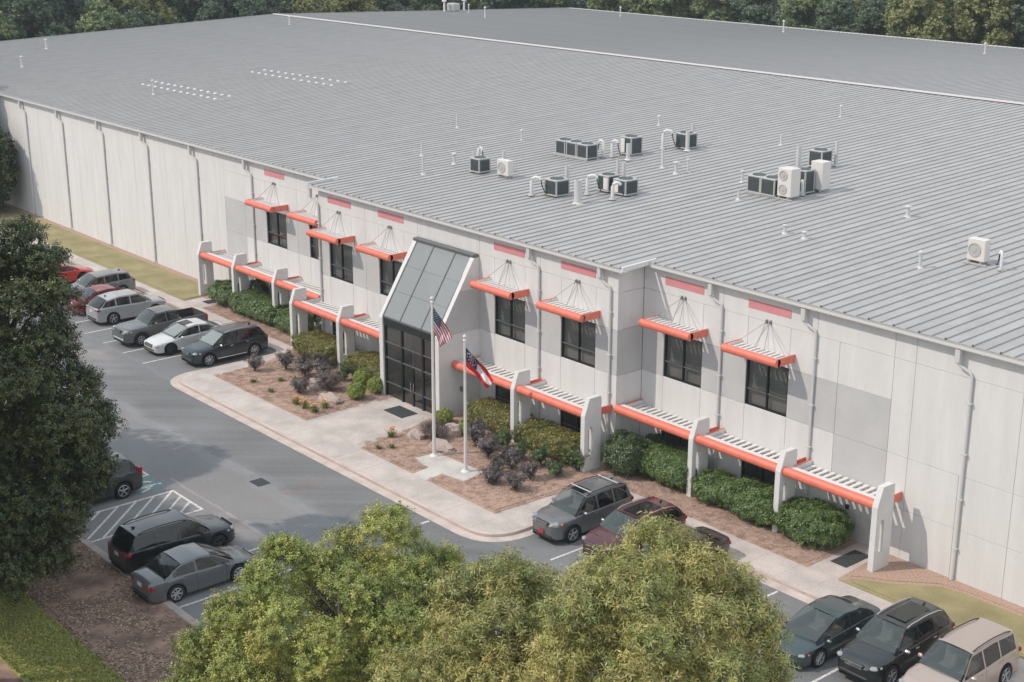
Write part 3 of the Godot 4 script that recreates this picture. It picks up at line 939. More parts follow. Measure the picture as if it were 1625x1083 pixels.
func build_entrance() -> void:
	var e := node("entrance", house)
	var x0 := -20.58; var x1 := -16.2
	# the two white fins: upright, then sloping back to the wall
	for fx in [-20.88, -16.2]:
		var m := MB.new()
		var o := [Vector2(BAYZ - 0.1, 0.0), Vector2(4.18, 0.0), Vector2(4.18, 4.3), Vector2(1.92, 7.95), Vector2(BAYZ - 0.1, 7.95)]
		var q := [[o[0], o[1], o[2], Vector2(BAYZ - 0.1, 4.3)], [Vector2(BAYZ - 0.1, 4.3), o[2], o[3], o[4]]]
		for s in [fx, fx + 0.3]:
			m.quad(Vector3(s, 0, o[0].x), Vector3(s, 0, o[1].x), Vector3(s, 4.3, 4.18), Vector3(s, 4.3, BAYZ - 0.1), Vector3(s - fx - 0.15, 0, 0))
		for i in range(1, 4):
			var a: Vector2 = o[i]; var b: Vector2 = o[(i + 1) % 5]
			m.quad(Vector3(fx, a.y, a.x), Vector3(fx + 0.3, a.y, a.x), Vector3(fx + 0.3, b.y, b.x), Vector3(fx, b.y, b.x), Vector3(0, 1, 1))
		part("side_wall", m.mesh(), M.pier, e)
		# its sloping upper part wears the grey band up to the window heads, then white
		for k in [[4.3, 6.43, M.band], [6.43, 7.95, M.pier]]:
			m = MB.new()
			var za: float = lerpf(4.18, 1.92, (k[0] - 4.3) / 3.65)
			var zb: float = lerpf(4.18, 1.92, (k[1] - 4.3) / 3.65)
			for s in [fx + 0.0015, fx + 0.2985]:
				m.quad(Vector3(s, k[0], BAYZ - 0.1), Vector3(s, k[0], za), Vector3(s, k[1], zb), Vector3(s, k[1], BAYZ - 0.1), Vector3(s - fx - 0.15, 0, 0))
			part("side_wall", m.mesh(), k[2], e)
	var zf := 4.05
	var frame := MB.new()
	frame.bx(x0, x1, 3.94, 4.34, zf - 0.1, zf + 0.06)
	for x in [x0 + 0.06, -19.1, -17.37, x1 - 0.06]: frame.bx(x - 0.06, x + 0.06, WALK, 3.94, zf - 0.09, zf + 0.04)
	frame.bx(-18.24, -18.16, WALK, 2.2, zf - 0.085, zf + 0.03)
	part("frame", frame.mesh(), M.frame, e)
	frame = MB.new()
	for y in [3.06, 2.22]: 
		for k in [[x0 + 0.12, -19.16], [-19.04, -17.43], [-17.31, x1 - 0.12]]: frame.bx(k[0], k[1], y - 0.03, y + 0.03, zf - 0.07, zf + 0.035)
	for k in [[x0 + 0.12, -19.16], [-17.31, x1 - 0.12], [-19.04, -18.24], [-18.16, -17.43]]: frame.bx(k[0], k[1], 0.86, 0.92, zf - 0.07, zf + 0.03)
	frame.bx(x0 + 0.003, x1 - 0.003, 4.345, 4.42, zf - 0.05, zf + 0.12)
	part("transom", frame.mesh(), M.frame_grey, e)
	for c in [[x0 + 0.12, -19.16], [-19.04, -18.24], [-18.16, -17.43], [-17.31, x1 - 0.12]]:
		for r in [[WALK + 0.02, 0.86], [0.92, 2.19], [2.25, 3.03], [3.09, 3.94]]:
			var q := MB.new()
			q.quad(Vector3(c[0], r[0], zf - 0.02), Vector3(c[1], r[0], zf - 0.02), Vector3(c[1], r[1], zf - 0.02), Vector3(c[0], r[1], zf - 0.02), Vector3.BACK)
			part("pane", q.mesh(), M.pane_door, e)
	for x in [-18.32, -18.08]:
		var hm := MB.new()
		hm.tube([Vector3(x, 1.0, zf + 0.03), Vector3(x, 1.0, zf + 0.09), Vector3(x, 1.4, zf + 0.09), Vector3(x, 1.4, zf + 0.03)], 0.016, 6)
		part("door_handle", hm.mesh(40), M.chrome, e)
	# sloping glass roof in three bays
	var lo := Vector2(zf + 0.06, 4.42); var hi := Vector2(1.86, 7.97)
	var along := (hi - lo)
	var nrm := Vector2(-along.y, along.x).normalized() * -1.0     # outward in (z, y)
	var rafters := MB.new()
	var xs := [x0, -19.15, -17.4, x1]
	for x in xs:
		var w := 0.03
		var a := lo; var b := hi
		rafters.quad(Vector3(x - w, a.y + nrm.y * 0.03, a.x + nrm.x * 0.03), Vector3(x + w, a.y + nrm.y * 0.03, a.x + nrm.x * 0.03), Vector3(x + w, b.y + nrm.y * 0.03, b.x + nrm.x * 0.03), Vector3(x - w, b.y + nrm.y * 0.03, b.x + nrm.x * 0.03), Vector3(0, 1, 1))
		for s in [-w, w]:
			rafters.quad(Vector3(x + s, a.y + nrm.y * 0.03, a.x + nrm.x * 0.03), Vector3(x + s, b.y + nrm.y * 0.03, b.x + nrm.x * 0.03), Vector3(x + s, b.y - nrm.y * 0.08, b.x - nrm.x * 0.08), Vector3(x + s, a.y - nrm.y * 0.08, a.x - nrm.x * 0.08), Vector3(s, 0, 0))
	part("rafter", rafters.mesh(), M.frame_grey, e)
	for i in 3:
		for k in 3:
			var a := lo + along * (k / 3.0 + 0.0015)
			var b := lo + along * ((k + 1) / 3.0 - 0.0015)
			var q := MB.new()
			q.quad(Vector3(xs[i] + 0.03, a.y, a.x), Vector3(xs[i + 1] - 0.03, a.y, a.x), Vector3(xs[i + 1] - 0.03, b.y, b.x), Vector3(xs[i] + 0.03, b.y, b.x), Vector3(0, 1, 1))
			part("roof_pane", q.mesh(), M.pane_slope, e)
	var cap := MB.new()
	cap.bx(x0 - 0.28, x1 + 0.28, 7.955, 8.12, BAYZ + 0.003, 1.95, 0.03)
	part("flashing", cap.mesh(), M.frame_grey, e)
	# the lobby
	var lob := MB.new()
	lob.bx(x0, x1, WALK - 0.02, WALK + 0.01, -4.0, zf - 0.1)
	part("lobby_floor", lob.mesh(), M.room_floor, e)
	lob = MB.new()
	lob.bx(x0 - 0.3, x1 + 0.3, WALK, 3.0, -4.1, -4.0)
	lob.bx(x0 - 0.3, x0 - 0.2, WALK, 3.0, -4.0, 1.25); lob.bx(x1 + 0.2, x1 + 0.3, WALK, 3.0, -4.0, 1.25)
	lob.bx(x0 - 0.3, x1 + 0.3, 2.9, 3.0, -4.0, 1.25)
	part("lobby_wall", lob.mesh(), M.blind, e)

# ---------------------------------------------------------------- plant on the roof
func on_roof(x: float, z: float) -> Vector3:
	return Vector3(x, ry(z) + 0.075, z)

# square condenser with louvred coil sides, grey corner posts and a fan on top
func condenser(label: String, x: float, z: float, w: float, h: float, turn := 0.0, dark_side := 0) -> void:
	var o := thing("condenser_unit", label, "air conditioner", on_roof(x, z), turn, "condenser units on the metal roof")
	var m := MB.new()
	m.bx(-w / 2 - 0.04, w / 2 + 0.04, 0, 0.07, -w / 2 - 0.04, w / 2 + 0.04, 0.015)
	part("base_rail", m.mesh(), M.unit_grey, o)
	m = MB.new()
	m.bx(-w / 2 + 0.03, w / 2 - 0.03, 0.07, h - 0.09, -w / 2 + 0.03, w / 2 - 0.03)
	part("coil", m.mesh(), M.coil, o)
	m = MB.new()
	for sx in [-1, 1]:
		for sz in [-1, 1]:
			m.bx(sx * (w / 2 - 0.04) - 0.04, sx * (w / 2 - 0.04) + 0.04, 0.07, h - 0.09, sz * (w / 2 - 0.04) - 0.04, sz * (w / 2 - 0.04) + 0.04, 0.012)
	part("corner_post", m.mesh(), M.unit_grey, o)
	m = MB.new()
	var n := 9
	for i in n:
		var y := 0.1 + (h - 0.22) * i / n
		for s in [-1, 1]:
			m.bx(-w / 2 + 0.08, w / 2 - 0.08, y, y + 0.018, s * (w / 2 - 0.015) - 0.012, s * (w / 2 - 0.015) + 0.012)
			m.bx(s * (w / 2 - 0.015) - 0.012, s * (w / 2 - 0.015) + 0.012, y, y + 0.018, -w / 2 + 0.08, w / 2 - 0.08)
	part("louvre", m.mesh(), M.coil, o)
	if dark_side != 0:
		m = MB.new()
		m.bx(-0.16, 0.16, 0.1, h - 0.1, -0.012, 0.012, 0.006)
		part("service_panel", m.mesh(), M.white_metal, o, Vector3(dark_side * w * 0.25, 0, w / 2))
	m = MB.new()
	m.bx(-w / 2 - 0.01, w / 2 + 0.01, h - 0.09, h, -w / 2 - 0.01, w / 2 + 0.01, 0.03)
	part("top", m.mesh(), M.unit_grey, o)
	m = MB.new()
	m.lathe([Vector2(w * 0.4, h), Vector2(w * 0.4, h + 0.025), Vector2(w * 0.36, h + 0.03), Vector2(w * 0.34, h + 0.006), Vector2(0.0, h + 0.012)], 18)
	part("fan_guard", m.mesh(40), M.coil, o)

# slim outdoor unit with one or two fan grilles on the face towards +z
func split_unit(label: String, x: float, z: float, w: float, h: float, d: float, fans: int, turn := 0.0) -> void:
	var o := thing("split_unit", label, "air conditioner", on_roof(x, z), turn)
	var m := MB.new()
	m.bx(-w / 2, w / 2, 0.1, h, -d / 2, d / 2, 0.02)
	part("cabinet", m.mesh(), M.cream_metal, o)
	m = MB.new()
	for s in [-1, 1]: m.bx(s * w * 0.32 - 0.05, s * w * 0.32 + 0.05, 0, 0.1, -d / 2 - 0.05, d / 2 + 0.05)
	part("foot", m.mesh(), M.steel, o)
	for k in fans:
		var cy := 0.1 + (h - 0.1) * (k + 0.5) / fans
		var r: float = minf((h - 0.1) / fans, w) * 0.36
		m = MB.new()
		var t := Transform3D(Basis(Vector3.RIGHT, PI / 2), Vector3(-w * 0.08, cy, d / 2 + 0.002))
		m.lathe([Vector2(r, -0.01), Vector2(r, 0.03), Vector2(r * 0.9, 0.035), Vector2(r * 0.86, 0.008), Vector2(r * 0.34, 0.012), Vector2(r * 0.3, 0.035), Vector2(0, 0.04)], 20, t)
		part("fan_grille", m.mesh(40), M.unit_grey, o)

func cowl_pipe(label: String, x: float, z: float, h: float, reach: Vector2, r := 0.09) -> void:
	# goose-neck pipe that lets the lines through the roof
	var o := thing("gooseneck_pipe", label, "pipe", on_roof(x, z), 0.0, "white goose-neck pipes beside the roof units")
	var m := MB.new()
	var p := []
	var e := Vector3(reach.x, 0, reach.y)
	p.append(Vector3.ZERO); p.append(Vector3(0, h * 0.75, 0)); p.append(Vector3(0, h * 0.92, 0) + e * 0.12); p.append(Vector3(0, h, 0) + e * 0.45)
	p.append(Vector3(0, h * 0.97, 0) + e * 0.85); p.append(Vector3(0, h * 0.86, 0) + e)
	m.tube(p, r, 10)
	part("pipe", m.mesh(50), M.white_metal, o)
	m = MB.new()
	m.lathe([Vector2(r * 2.3, -0.02), Vector2(r * 2.0, 0.04), Vector2(r * 1.05, 0.1)], 10)
	part("flashing", m.mesh(40), M.unit_grey, o)
	m = MB.new()
	var a: Vector3 = p[-1]
	m.tube([a, a - Vector3(0, h * 0.35, 0) + e * 0.15, Vector3(0, 0.12, 0) + e * 1.5, Vector3(0, 0.1, 0) + e * 2.3], 0.03, 6)
	part("line_set", m.mesh(50), M.pipe_black, o)

func tall_pipe(label: String, x: float, z: float, h: float, r: float) -> void:
	var m := MB.new()
	m.lathe([Vector2(r * 2.0, -0.02), Vector2(r * 1.1, 0.06), Vector2(r, 0.1), Vector2(r, h), Vector2(r * 0.8, h), Vector2(r * 0.8, h - 0.15), Vector2(0, h - 0.15)], 10)
	single("standpipe", m.mesh(40), M.vent, label, "pipe", on_roof(x, z))

func build_plant() -> void:
	# the sleepers the larger groups stand on
	for s in [["three side by side condensers", -25.05, -13.3, 2.9, 1.0], ["tall cream outdoor unit and two dark condensers", -10.0, -13.35, 3.1, 1.0], ["single cream fan unit near the eave", 4.65, -9.25, 1.1, 0.5]]:
		var m := MB.new()
		for k in [-1, 1]: m.bx(-s[3] / 2, s[3] / 2, -0.07, 0.0, k * s[4] * 0.42 - 0.06, k * s[4] * 0.42 + 0.06, 0.01)
		single("equipment_rail", m.mesh(), M.unit_grey, "pair of grey rails on the roof under " + s[0], "rail", on_roof(s[1], s[2]))
	condenser("dark condenser at the end of three, next to open roof", -26.0, -13.35, 0.86, 0.85)
	condenser("dark condenser in the middle of three in a row", -25.05, -13.35, 0.86, 0.85)
	condenser("dark condenser at the end of three, beside white gooseneck", -24.1, -13.35, 0.9, 0.85)
	condenser("grey condenser with white service panel behind the row of three", -23.1, -16.0, 0.95, 1.05, 0.0, -1)
	condenser("condenser between two white pipes far up the roof", -22.0, -19.6, 0.95, 0.9)
	condenser("dark condenser paired with small cream fan unit", -25.75, -6.55, 0.85, 0.8)
	condenser("condenser with standing white pipe behind, near the eave", -18.2, -5.6, 0.95, 0.85)
	condenser("condenser with two tall thin pipes behind it", -17.0, -8.2, 0.85, 0.85, 0.0, 1)
	condenser("condenser with white corner panel near fat standpipe", -15.75, -8.25, 0.95, 0.8, 0.0, -1)
	condenser("low dark condenser at the end beside another dark one", -11.0, -13.35, 0.9, 0.9)
	condenser("low dark condenser touching the tall cream unit", -10.05, -13.35, 0.95, 0.9)
	condenser("condenser behind the tall cream units", -12.7, -20.6, 0.95, 0.95)
	condenser("grey condenser between the two tall cream units", -9.3, -14.9, 0.8, 1.2)
	split_unit("small cream fan unit paired with dark condenser", -23.6, -6.6, 0.95, 0.95, 0.4, 1)
	split_unit("tall cream outdoor unit with two plates on rails", -9.0, -13.3, 0.88, 1.55, 0.75, 2)
	split_unit("tall slim cream unit at the end of the cluster", -8.9, -15.75, 0.78, 1.55, 0.7, 0)
	split_unit("single cream fan unit standing alone near the eave", 4.65, -9.25, 0.85, 1.05, 0.42, 1)
	cowl_pipe("white gooseneck feeding the three condensers", -23.6, -14.2, 0.95, Vector2(-0.28, 0.1))
	cowl_pipe("white gooseneck leaning to the grey condenser", -23.3, -14.6, 0.95, Vector2(0.28, -0.2))
	cowl_pipe("white gooseneck far up the roof", -22.8, -18.4, 1.1, Vector2(0.4, -0.35))
	cowl_pipe("white gooseneck beside dark condenser near the eave", -19.1, -4.6, 0.95, Vector2(0.4, -0.3))
	cowl_pipe("white gooseneck by the fat standpipe", -17.1, -6.75, 1.0, Vector2(0.35, -0.35))
	cowl_pipe("white gooseneck before the condenser with white corner panel", -15.3, -6.85, 0.85, Vector2(0.22, -0.35))
	cowl_pipe("white gooseneck over the paired dark condenser", -26.7, -7.2, 1.15, Vector2(0.25, -0.1))
	cowl_pipe("white gooseneck with black loop at the lone cream unit", 5.95, -8.95, 0.75, Vector2(-0.2, -0.15), 0.06)
	cowl_pipe("white gooseneck between tall cream units", -8.9, -14.3, 0.7, Vector2(-0.2, -0.2), 0.08)
	tall_pipe("white standpipe by the grey condenser behind three in a row", -21.95, -14.6, 0.95, 0.12)
	tall_pipe("white standpipe before the far condenser", -21.3, -18.95, 1.15, 0.12)
	tall_pipe("white standpipe behind the far condenser", -22.4, -20.6, 1.3, 0.1)
	tall_pipe("white standpipe behind the condenser near the eave", -18.3, -6.4, 1.4, 0.13)
	tall_pipe("thin white standpipe, one of two behind a condenser", -17.1, -9.0, 1.5, 0.1)
	tall_pipe("thicker white standpipe, one of two behind a condenser", -16.6, -8.95, 1.4, 0.1)
	tall_pipe("white standpipe between dark condenser and cream fan unit", -25.0, -7.7, 1.1, 0.12)
	tall_pipe("tall grey-white standpipe rising over the cream units", -10.6, -16.0, 2.1, 0.13)
	tall_pipe("standpipe behind the condenser at the cluster's back", -12.2, -21.4, 1.4, 0.11)
	# vents on the far edge of the roof
	var fz := -72.0
	var fy := ry(RIDGE) + PITCH * (fz - RIDGE)
	var o := thing("exhaust_hood", "small white exhaust hood with two posts on the far roof edge", "vent", Vector3(-111.0, fy + 0.07, fz))
	var m := MB.new()
	m.bx(-0.7, 0.7, 0, 1.0, -0.6, 0.6, 0.12)
	part("hood", m.mesh(), M.unit_grey, o)
	m = MB.new()
	m.lathe([Vector2(0.13, 0), Vector2(0.13, 1.2), Vector2(0.3, 1.22), Vector2(0.3, 1.4), Vector2(0, 1.5)], 10)
	part("post", m.mesh(40), M.white_metal, o, Vector3(-0.2, 0, 1.3))
	part("post", m.mesh(40), M.white_metal, o, Vector3(0.3, 0, -1.5))

# ---------------------------------------------------------------- flags
func star(im: Image, cx: float, cy: float, r: float, c: Color) -> void:
	for y in range(int(cy - r) - 1, int(cy + r) + 2):
		for x in range(int(cx - r) - 1, int(cx + r) + 2):
			if x < 0 or y < 0 or x >= im.get_width() or y >= im.get_height(): continue
			var a := atan2(x - cx, -(y - cy))
			var d := Vector2(x - cx, y - cy).length()
			var k := fposmod(a, TAU / 5.0)
			k = minf(k, TAU / 5.0 - k)
			# edge of a five-pointed star at that angle
			var edge := r * cos(TAU / 5.0) / cos(TAU / 5.0 - k)
			if d <= edge: im.set_pixel(x, y, c)

func stripes_flag() -> ImageTexture:
	var im := Image.create(380, 200, false, Image.FORMAT_RGB8)
	var red := lin(0.42, 0.025, 0.05); var white := lin(0.74, 0.72, 0.72); var blue := lin(0.02, 0.03, 0.09)
	for i in 13: im.fill_rect(Rect2i(0, i * 200 / 13, 380, 16), red if i % 2 == 0 else white)
	im.fill_rect(Rect2i(0, 0, 152, 108), blue)
	for r in 9:
		for c in (6 if r % 2 == 0 else 5):
			star(im, 13.0 + c * 25.3 + (12.6 if r % 2 == 1 else 0.0), 11.0 + r * 10.8, 6.2, white)
	return ImageTexture.create_from_image(im)

func bars_flag() -> ImageTexture:
	var im := Image.create(360, 216, false, Image.FORMAT_RGB8)
	var red := lin(0.58, 0.02, 0.025); var white := lin(0.74, 0.73, 0.72); var blue := lin(0.015, 0.025, 0.10); var gold := lin(0.62, 0.36, 0.12)
	im.fill_rect(Rect2i(0, 0, 360, 216), red)
	im.fill_rect(Rect2i(0, 72, 360, 72), white)
	im.fill_rect(Rect2i(0, 0, 144, 144), blue)
	for i in 13:
		var a := TAU * i / 13.0
		star(im, 72.0 + sin(a) * 55.0, 72.0 - cos(a) * 55.0, 11.0, white)
	# the gold arms: three pillars under an arch, with a line of motto below
	for y in range(34, 112):
		for x in range(34, 112):
			var d := Vector2(x - 72, y - 66)
			if d.length() < 31.0 and d.length() > 25.0 and d.y < 4: im.set_pixel(x, y, gold)
	for k in [-18, 0, 18]: im.fill_rect(Rect2i(72 + k - 4, 56, 8, 34), gold)
	im.fill_rect(Rect2i(46, 90, 52, 5), gold)
	im.fill_rect(Rect2i(50, 50, 44, 6), gold)
	im.fill_rect(Rect2i(42, 102, 60, 3), gold)
	return ImageTexture.create_from_image(im)

# cloth hung by its hoist and drooping in a light wind; top and low are where the fly corners end
func hung_flag(called: String, tex: Texture2D, label: String, at: Vector3, hoist: float, top: Vector2, low: Vector2, hoist_drop: float, folded := 1.0) -> void:
	var nu := 26; var nv := 16
	var side := Vector3(0.65, 0, -0.76)
	var deep := Vector3(0.76, 0, 0.65)
	var pts := []
	for j in nv + 1:
		var row := []
		var v := j / float(nv)
		for i in nu + 1:
			var u := i / float(nu)
			var hx := Vector2(0.0, -hoist * v * hoist_drop)
			var end := top.lerp(low, v)
			# sags: leaves the pole a little outwards, then falls
			var p := hx.lerp(end, u) + Vector2(sin(u * PI) * 0.05, -sin(u * PI) * 0.06 * v)
			var fold := (sin(u * 7.5 + v * 2.2) * 0.10 + sin(u * 15.0 - v * 5.0) * 0.035 + sin(v * 9.0 + u * 3.0) * 0.06) * minf(1.0, u * 3.0) * folded
			row.append(at + side * (p.x + 0.04) + Vector3.UP * p.y + deep * fold)
		pts.append(row)
	var m := MB.new()
	var uvs := PackedVector2Array()
	for j in nv:
		for i in nu:
			for q in [[0, 0], [1, 0], [1, 1], [0, 0], [1, 1], [0, 1]]:
				m.v.push_back(pts[j + q[1]][i + q[0]])
				uvs.push_back(Vector2((i + q[0]) / float(nu), (j + q[1]) / float(nv)))
	m.uv = uvs
	var mat := plain(Color.WHITE, 0.8)
	mat.albedo_texture = tex
	mat.cull_mode = BaseMaterial3D.CULL_DISABLED
	single(called, m.mesh(60), mat, label, "flag")

func build_flags() -> void:
	for p in [[-12.2, 7.36, 7.35, "tall white flagpole carrying the stars and stripes flag"], [-9.78, 7.44, 6.15, "shorter white flagpole carrying the red, white and blue barred flag"]]:
		var o := thing("flagpole", p[3], "flagpole", Vector3(p[0], WALK + 0.012, p[1]))
		var m := MB.new()
		m.tube([Vector3(0, 0, 0), Vector3(0, p[2] * 0.5, 0), Vector3(0, p[2], 0)], [0.085, 0.07, 0.05], 12)
		part("shaft", m.mesh(50), M.white_metal, o)
		m = MB.new()
		m.lathe([Vector2(0.22, 0), Vector2(0.2, 0.04), Vector2(0.11, 0.09), Vector2(0.095, 0.16)], 14)
		part("base_collar", m.mesh(40), M.white_metal, o)
		m = MB.new()
		m.lathe([Vector2(0.05, p[2]), Vector2(0.09, p[2] + 0.03), Vector2(0.05, p[2] + 0.08), Vector2(0.03, p[2] + 0.1), Vector2(0.08, p[2] + 0.15), Vector2(0.09, p[2] + 0.2), Vector2(0.06, p[2] + 0.26), Vector2(0, p[2] + 0.29)], 12)
		part("finial", m.mesh(60), M.white_metal, o)
		m = MB.new()
		m.tube([Vector3(0.09, 1.2, 0.03), Vector3(0.07, p[2], 0.02)], 0.008, 5)
		part("halyard", m.mesh(), M.white_metal, o)
	hung_flag("flag", stripes_flag(), "stars and stripes flag drooping from the taller pole", Vector3(-12.2, 7.3, 7.36), 1.15, Vector2(0.86, -1.42), Vector2(0.3, -1.92), 1.0)
	hung_flag("flag", bars_flag(), "red white and red barred flag with starred blue canton, drooping", Vector3(-9.78, 6.0, 7.44), 1.1, Vector2(1.22, -1.45), Vector2(0.98, -1.95), 0.78, 1.5)

# ---------------------------------------------------------------- vehicles
# All shapes are in the car's own axes: z forwards, x to its side, on wheels at y = 0.
func curve(pts: Array, z: float) -> float:       # smooth interpolation of [z, value], z rising
	if z <= pts[0][0]: return pts[0][1]
	for i in pts.size() - 1:
		if z <= pts[i + 1][0]:
			var t: float = (z - pts[i][0]) / (pts[i + 1][0] - pts[i][0])
			return lerpf(pts[i][1], pts[i + 1][1], t * t * (3.0 - 2.0 * t) * 0.5 + t * 0.5)
	return pts[-1][1]

var wheel_cache := {}
func wheel_parts(r: float, style: int) -> Array:
	var key := "%.2f_%d" % [r, style]
	if wheel_cache.has(key): return wheel_cache[key]
	# axle along x, outer face at +x
	var t := Transform3D(Basis(Vector3(0, 0, 1), -PI / 2), Vector3.ZERO)
	var ri := r * (0.72 if style != 2 else 0.62)
	var m := MB.new()
	m.lathe([Vector2(ri, -0.1), Vector2(r * 0.96, -0.105), Vector2(r, -0.07), Vector2(r, 0.07), Vector2(r * 0.96, 0.105), Vector2(ri + 0.02, 0.112), Vector2(ri, 0.1)], 28, t)
	var tyre := m.mesh(30)
	m = MB.new()
	m.lathe([Vector2(ri, 0.1), Vector2(ri * 0.93, 0.108), Vector2(ri * 0.9, 0.09), Vector2(ri * 0.88, -0.02), Vector2(ri * 0.86, -0.02)], 28, t)
	var n: int = [5, 7, 6, 10][style]
	for i in n:
		var a := TAU * i / n
		var B := Basis(Vector3.RIGHT, a)
		m.bevel(Vector3(0.035, ri * 0.82, ri * (0.24 if n < 8 else 0.14)), 0.012, Transform3D(B, B * Vector3(0.07, ri * 0.5, 0)))
	m.lathe([Vector2(ri * 0.24, 0.06), Vector2(ri * 0.22, 0.1), Vector2(0, 0.105)], 12, t)
	var rim := m.mesh(30)
	m = MB.new()
	m.lathe([Vector2(ri * 0.9, -0.01), Vector2(ri * 0.5, 0.0), Vector2(0, 0.0)], 20, t)
	var disc := m.mesh(30)
	wheel_cache[key] = [tyre, rim, disc]
	return wheel_cache[key]

# s: L W H axles [rear z, front z], r wheel radius, clear, belt [[z, y]...], top [[z, y]...] of the lower body,
# roof [[z, y]...] from the rear glass foot to the windscreen foot, wins [[z0, z1]...] side windows, doors [z...] seams
func car(called: String, label: String, category: String, s: Dictionary, mat: Material, at: Vector3, turn: float) -> Node3D:
	var o := thing(called, label, category, at, turn, "cars parked in the marked bays")
	var L: float = s.L; var W: float = s.W
	var hw := W / 2
	var r: float = s.r
	var arch: float = r + 0.07
	var ax: Array = s.axles
	var roof: Array = s.roof
	var zr: float = roof[0][0]          # foot of the rear glass
	var zf: float = roof[-1][0]         # foot of the windscreen
	var bedz: Array = s.get("bed", [])
	var plan: Array = s.get("plan", [[-L / 2, 0.80], [-L / 2 + 0.12, 0.90], [-L / 2 + 0.5, 0.965], [-0.3, 1.0], [0.8, 0.995], [L / 2 - 0.75, 0.955], [L / 2 - 0.35, 0.88], [L / 2 - 0.12, 0.76], [L / 2, 0.60]])
	# stations
	var zs := []
	var z := -L / 2
	while z < L / 2 - 0.02:
		zs.append(z)
		z += 0.085
	zs.append(L / 2)
	for a in ax:
		for k in [-1.0, 1.0]:
			zs.append(a + k * (arch + 0.004)); zs.append(a + k * (arch - 0.006)); zs.append(a + k * arch * 0.9); zs.append(a + k * arch * 0.97)
	for d in s.doors:
		for k in [-0.012, -0.006, 0.006, 0.012]: zs.append(d + k)
	for b in bedz: zs.append(b - 0.004); zs.append(b + 0.004)
	zs.append(zr - 0.004); zs.append(zr + 0.004); zs.append(zf - 0.004); zs.append(zf + 0.004)
	zs.sort()
	var rows := []
	for q in zs:
		var end_t: float = maxf(0.0, 1.0 - minf(q + L / 2, L / 2 - q) / 0.16)      # rounding of nose and tail
		var w: float = hw * curve(plan, q)
		var yb: float = s.clear + 0.09 * end_t
		for a in ax:
			var d: float = absf(q - a)
			if d < arch: yb = maxf(yb, r + sqrt(arch * arch - d * d) - 0.02)
		var t: float = curve(s.top, q) - 0.05 * end_t * end_t
		var belt: float = minf(curve(s.belt, q), t)
		var groove := 0.0
		for d in s.doors: if absf(q - d) < 0.009: groove = 0.012
		var ym: float = maxf(lerpf(s.clear, belt, 0.55), yb + 0.1)
		ym = minf(ym, belt - 0.06)
		var low: float = minf(yb + 0.05, ym - 0.02)
		var a := PackedVector3Array()
		a.push_back(Vector3(0, s.clear, q)); a.push_back(Vector3(hw * 0.60, s.clear, q))
		a.push_back(Vector3(hw * 0.60, maxf(yb, s.clear), q))
		a.push_back(Vector3(w * 0.955, yb, q)); a.push_back(Vector3(w * 0.985 - groove, low, q))
		a.push_back(Vector3(w - groove, ym, q)); a.push_back(Vector3(w * 0.992 - groove, lerpf(ym, belt, 0.55), q)); a.push_back(Vector3(w * 0.965 - groove, belt - 0.02, q)); a.push_back(Vector3(w * 0.93, belt + 0.004, q))
		if bedz.size() == 2 and q > bedz[0] and q < bedz[1]:
			a.push_back(Vector3(w * 0.89, belt, q)); a.push_back(Vector3(w * 0.87, s.bed_floor, q)); a.push_back(Vector3(0, s.bed_floor, q))
		elif q > zr and q < zf:
			a.push_back(Vector3(w * 0.88, belt - 0.02, q)); a.push_back(Vector3(w * 0.86, belt - 0.3, q)); a.push_back(Vector3(0, belt - 0.34, q))
		else:
			a.push_back(Vector3(w * 0.80, lerpf(belt, t, 0.75), q)); a.push_back(Vector3(w * 0.5, t, q)); a.push_back(Vector3(0, t + 0.012, q))
		rows.append(a)
	var body := MB.new(); var under := MB.new(); var inner := MB.new(); var liner := MB.new()
	for i in rows.size() - 1:
		var zm: float = (zs[i] + zs[i + 1]) / 2
		for j in 11:
			var m: MB = body
			if j < 3: m = under
			elif j == 3 and s.get("clad", false): m = under
			elif j >= 8:
				if bedz.size() == 2 and zm > bedz[0] and zm < bedz[1]: m = liner
				elif zm > zr and zm < zf: m = inner
			for k in [1.0, -1.0]:
				var f := Vector3(k, 1, 1)
				var A: Vector3 = rows[i][j] * f; var B: Vector3 = rows[i][j + 1] * f; var C: Vector3 = rows[i + 1][j + 1] * f; var D: Vector3 = rows[i + 1][j] * f
				# along z, then round the section upwards: the outside is to the left of that
				if k > 0:
					m.tri(A, C, B); m.tri(A, D, C)
				else:
					m.tri(A, B, C); m.tri(A, C, D)
	for e in [0, rows.size() - 1]:
		var ring := PackedVector3Array()
		for j in range(3, 12): ring.push_back(rows[e][j])
		for j in range(10, 2, -1): ring.push_back(rows[e][j] * Vector3(-1, 1, 1))
		body.fan(ring, Vector3(0, 0, -1 if e == 0 else 1))
	part("body", body.mesh(38), mat, o)
	part("underbody", under.mesh(38), M.plastic, o)
	part("interior", inner.mesh(), M.cabin, o)
	if bedz.size() == 2: part("load_bed", liner.mesh(), M.plastic, o)
	# ---- glasshouse
	var tum := 0.34
	var side_x := func(q: float, y: float) -> float:
		var b: float = curve(s.belt, clampf(q, zr, zf))
		return hw * curve(plan, q) * 0.935 - (y - b) * tum
	var ztop_f: float = roof[-2][0]; var ztop_r: float = roof[1][0]
	# roof skin
	var rs := []
	var n := 14
	for i in n + 1:
		var q := lerpf(ztop_r, ztop_f, i / float(n))
		var y := curve(roof, q)
		var w: float = side_x.call(q, y - 0.03)
		var a := PackedVector3Array()
		for p in [[1.0, -0.035], [0.985, -0.012], [0.93, 0.0], [0.6, 0.022], [0.0, 0.032], [-0.6, 0.022], [-0.93, 0.0], [-0.985, -0.012], [-1.0, -0.035]]:
			a.push_back(Vector3(w * p[0], y + p[1], q))
		rs.append(a)
	var rm := MB.new()
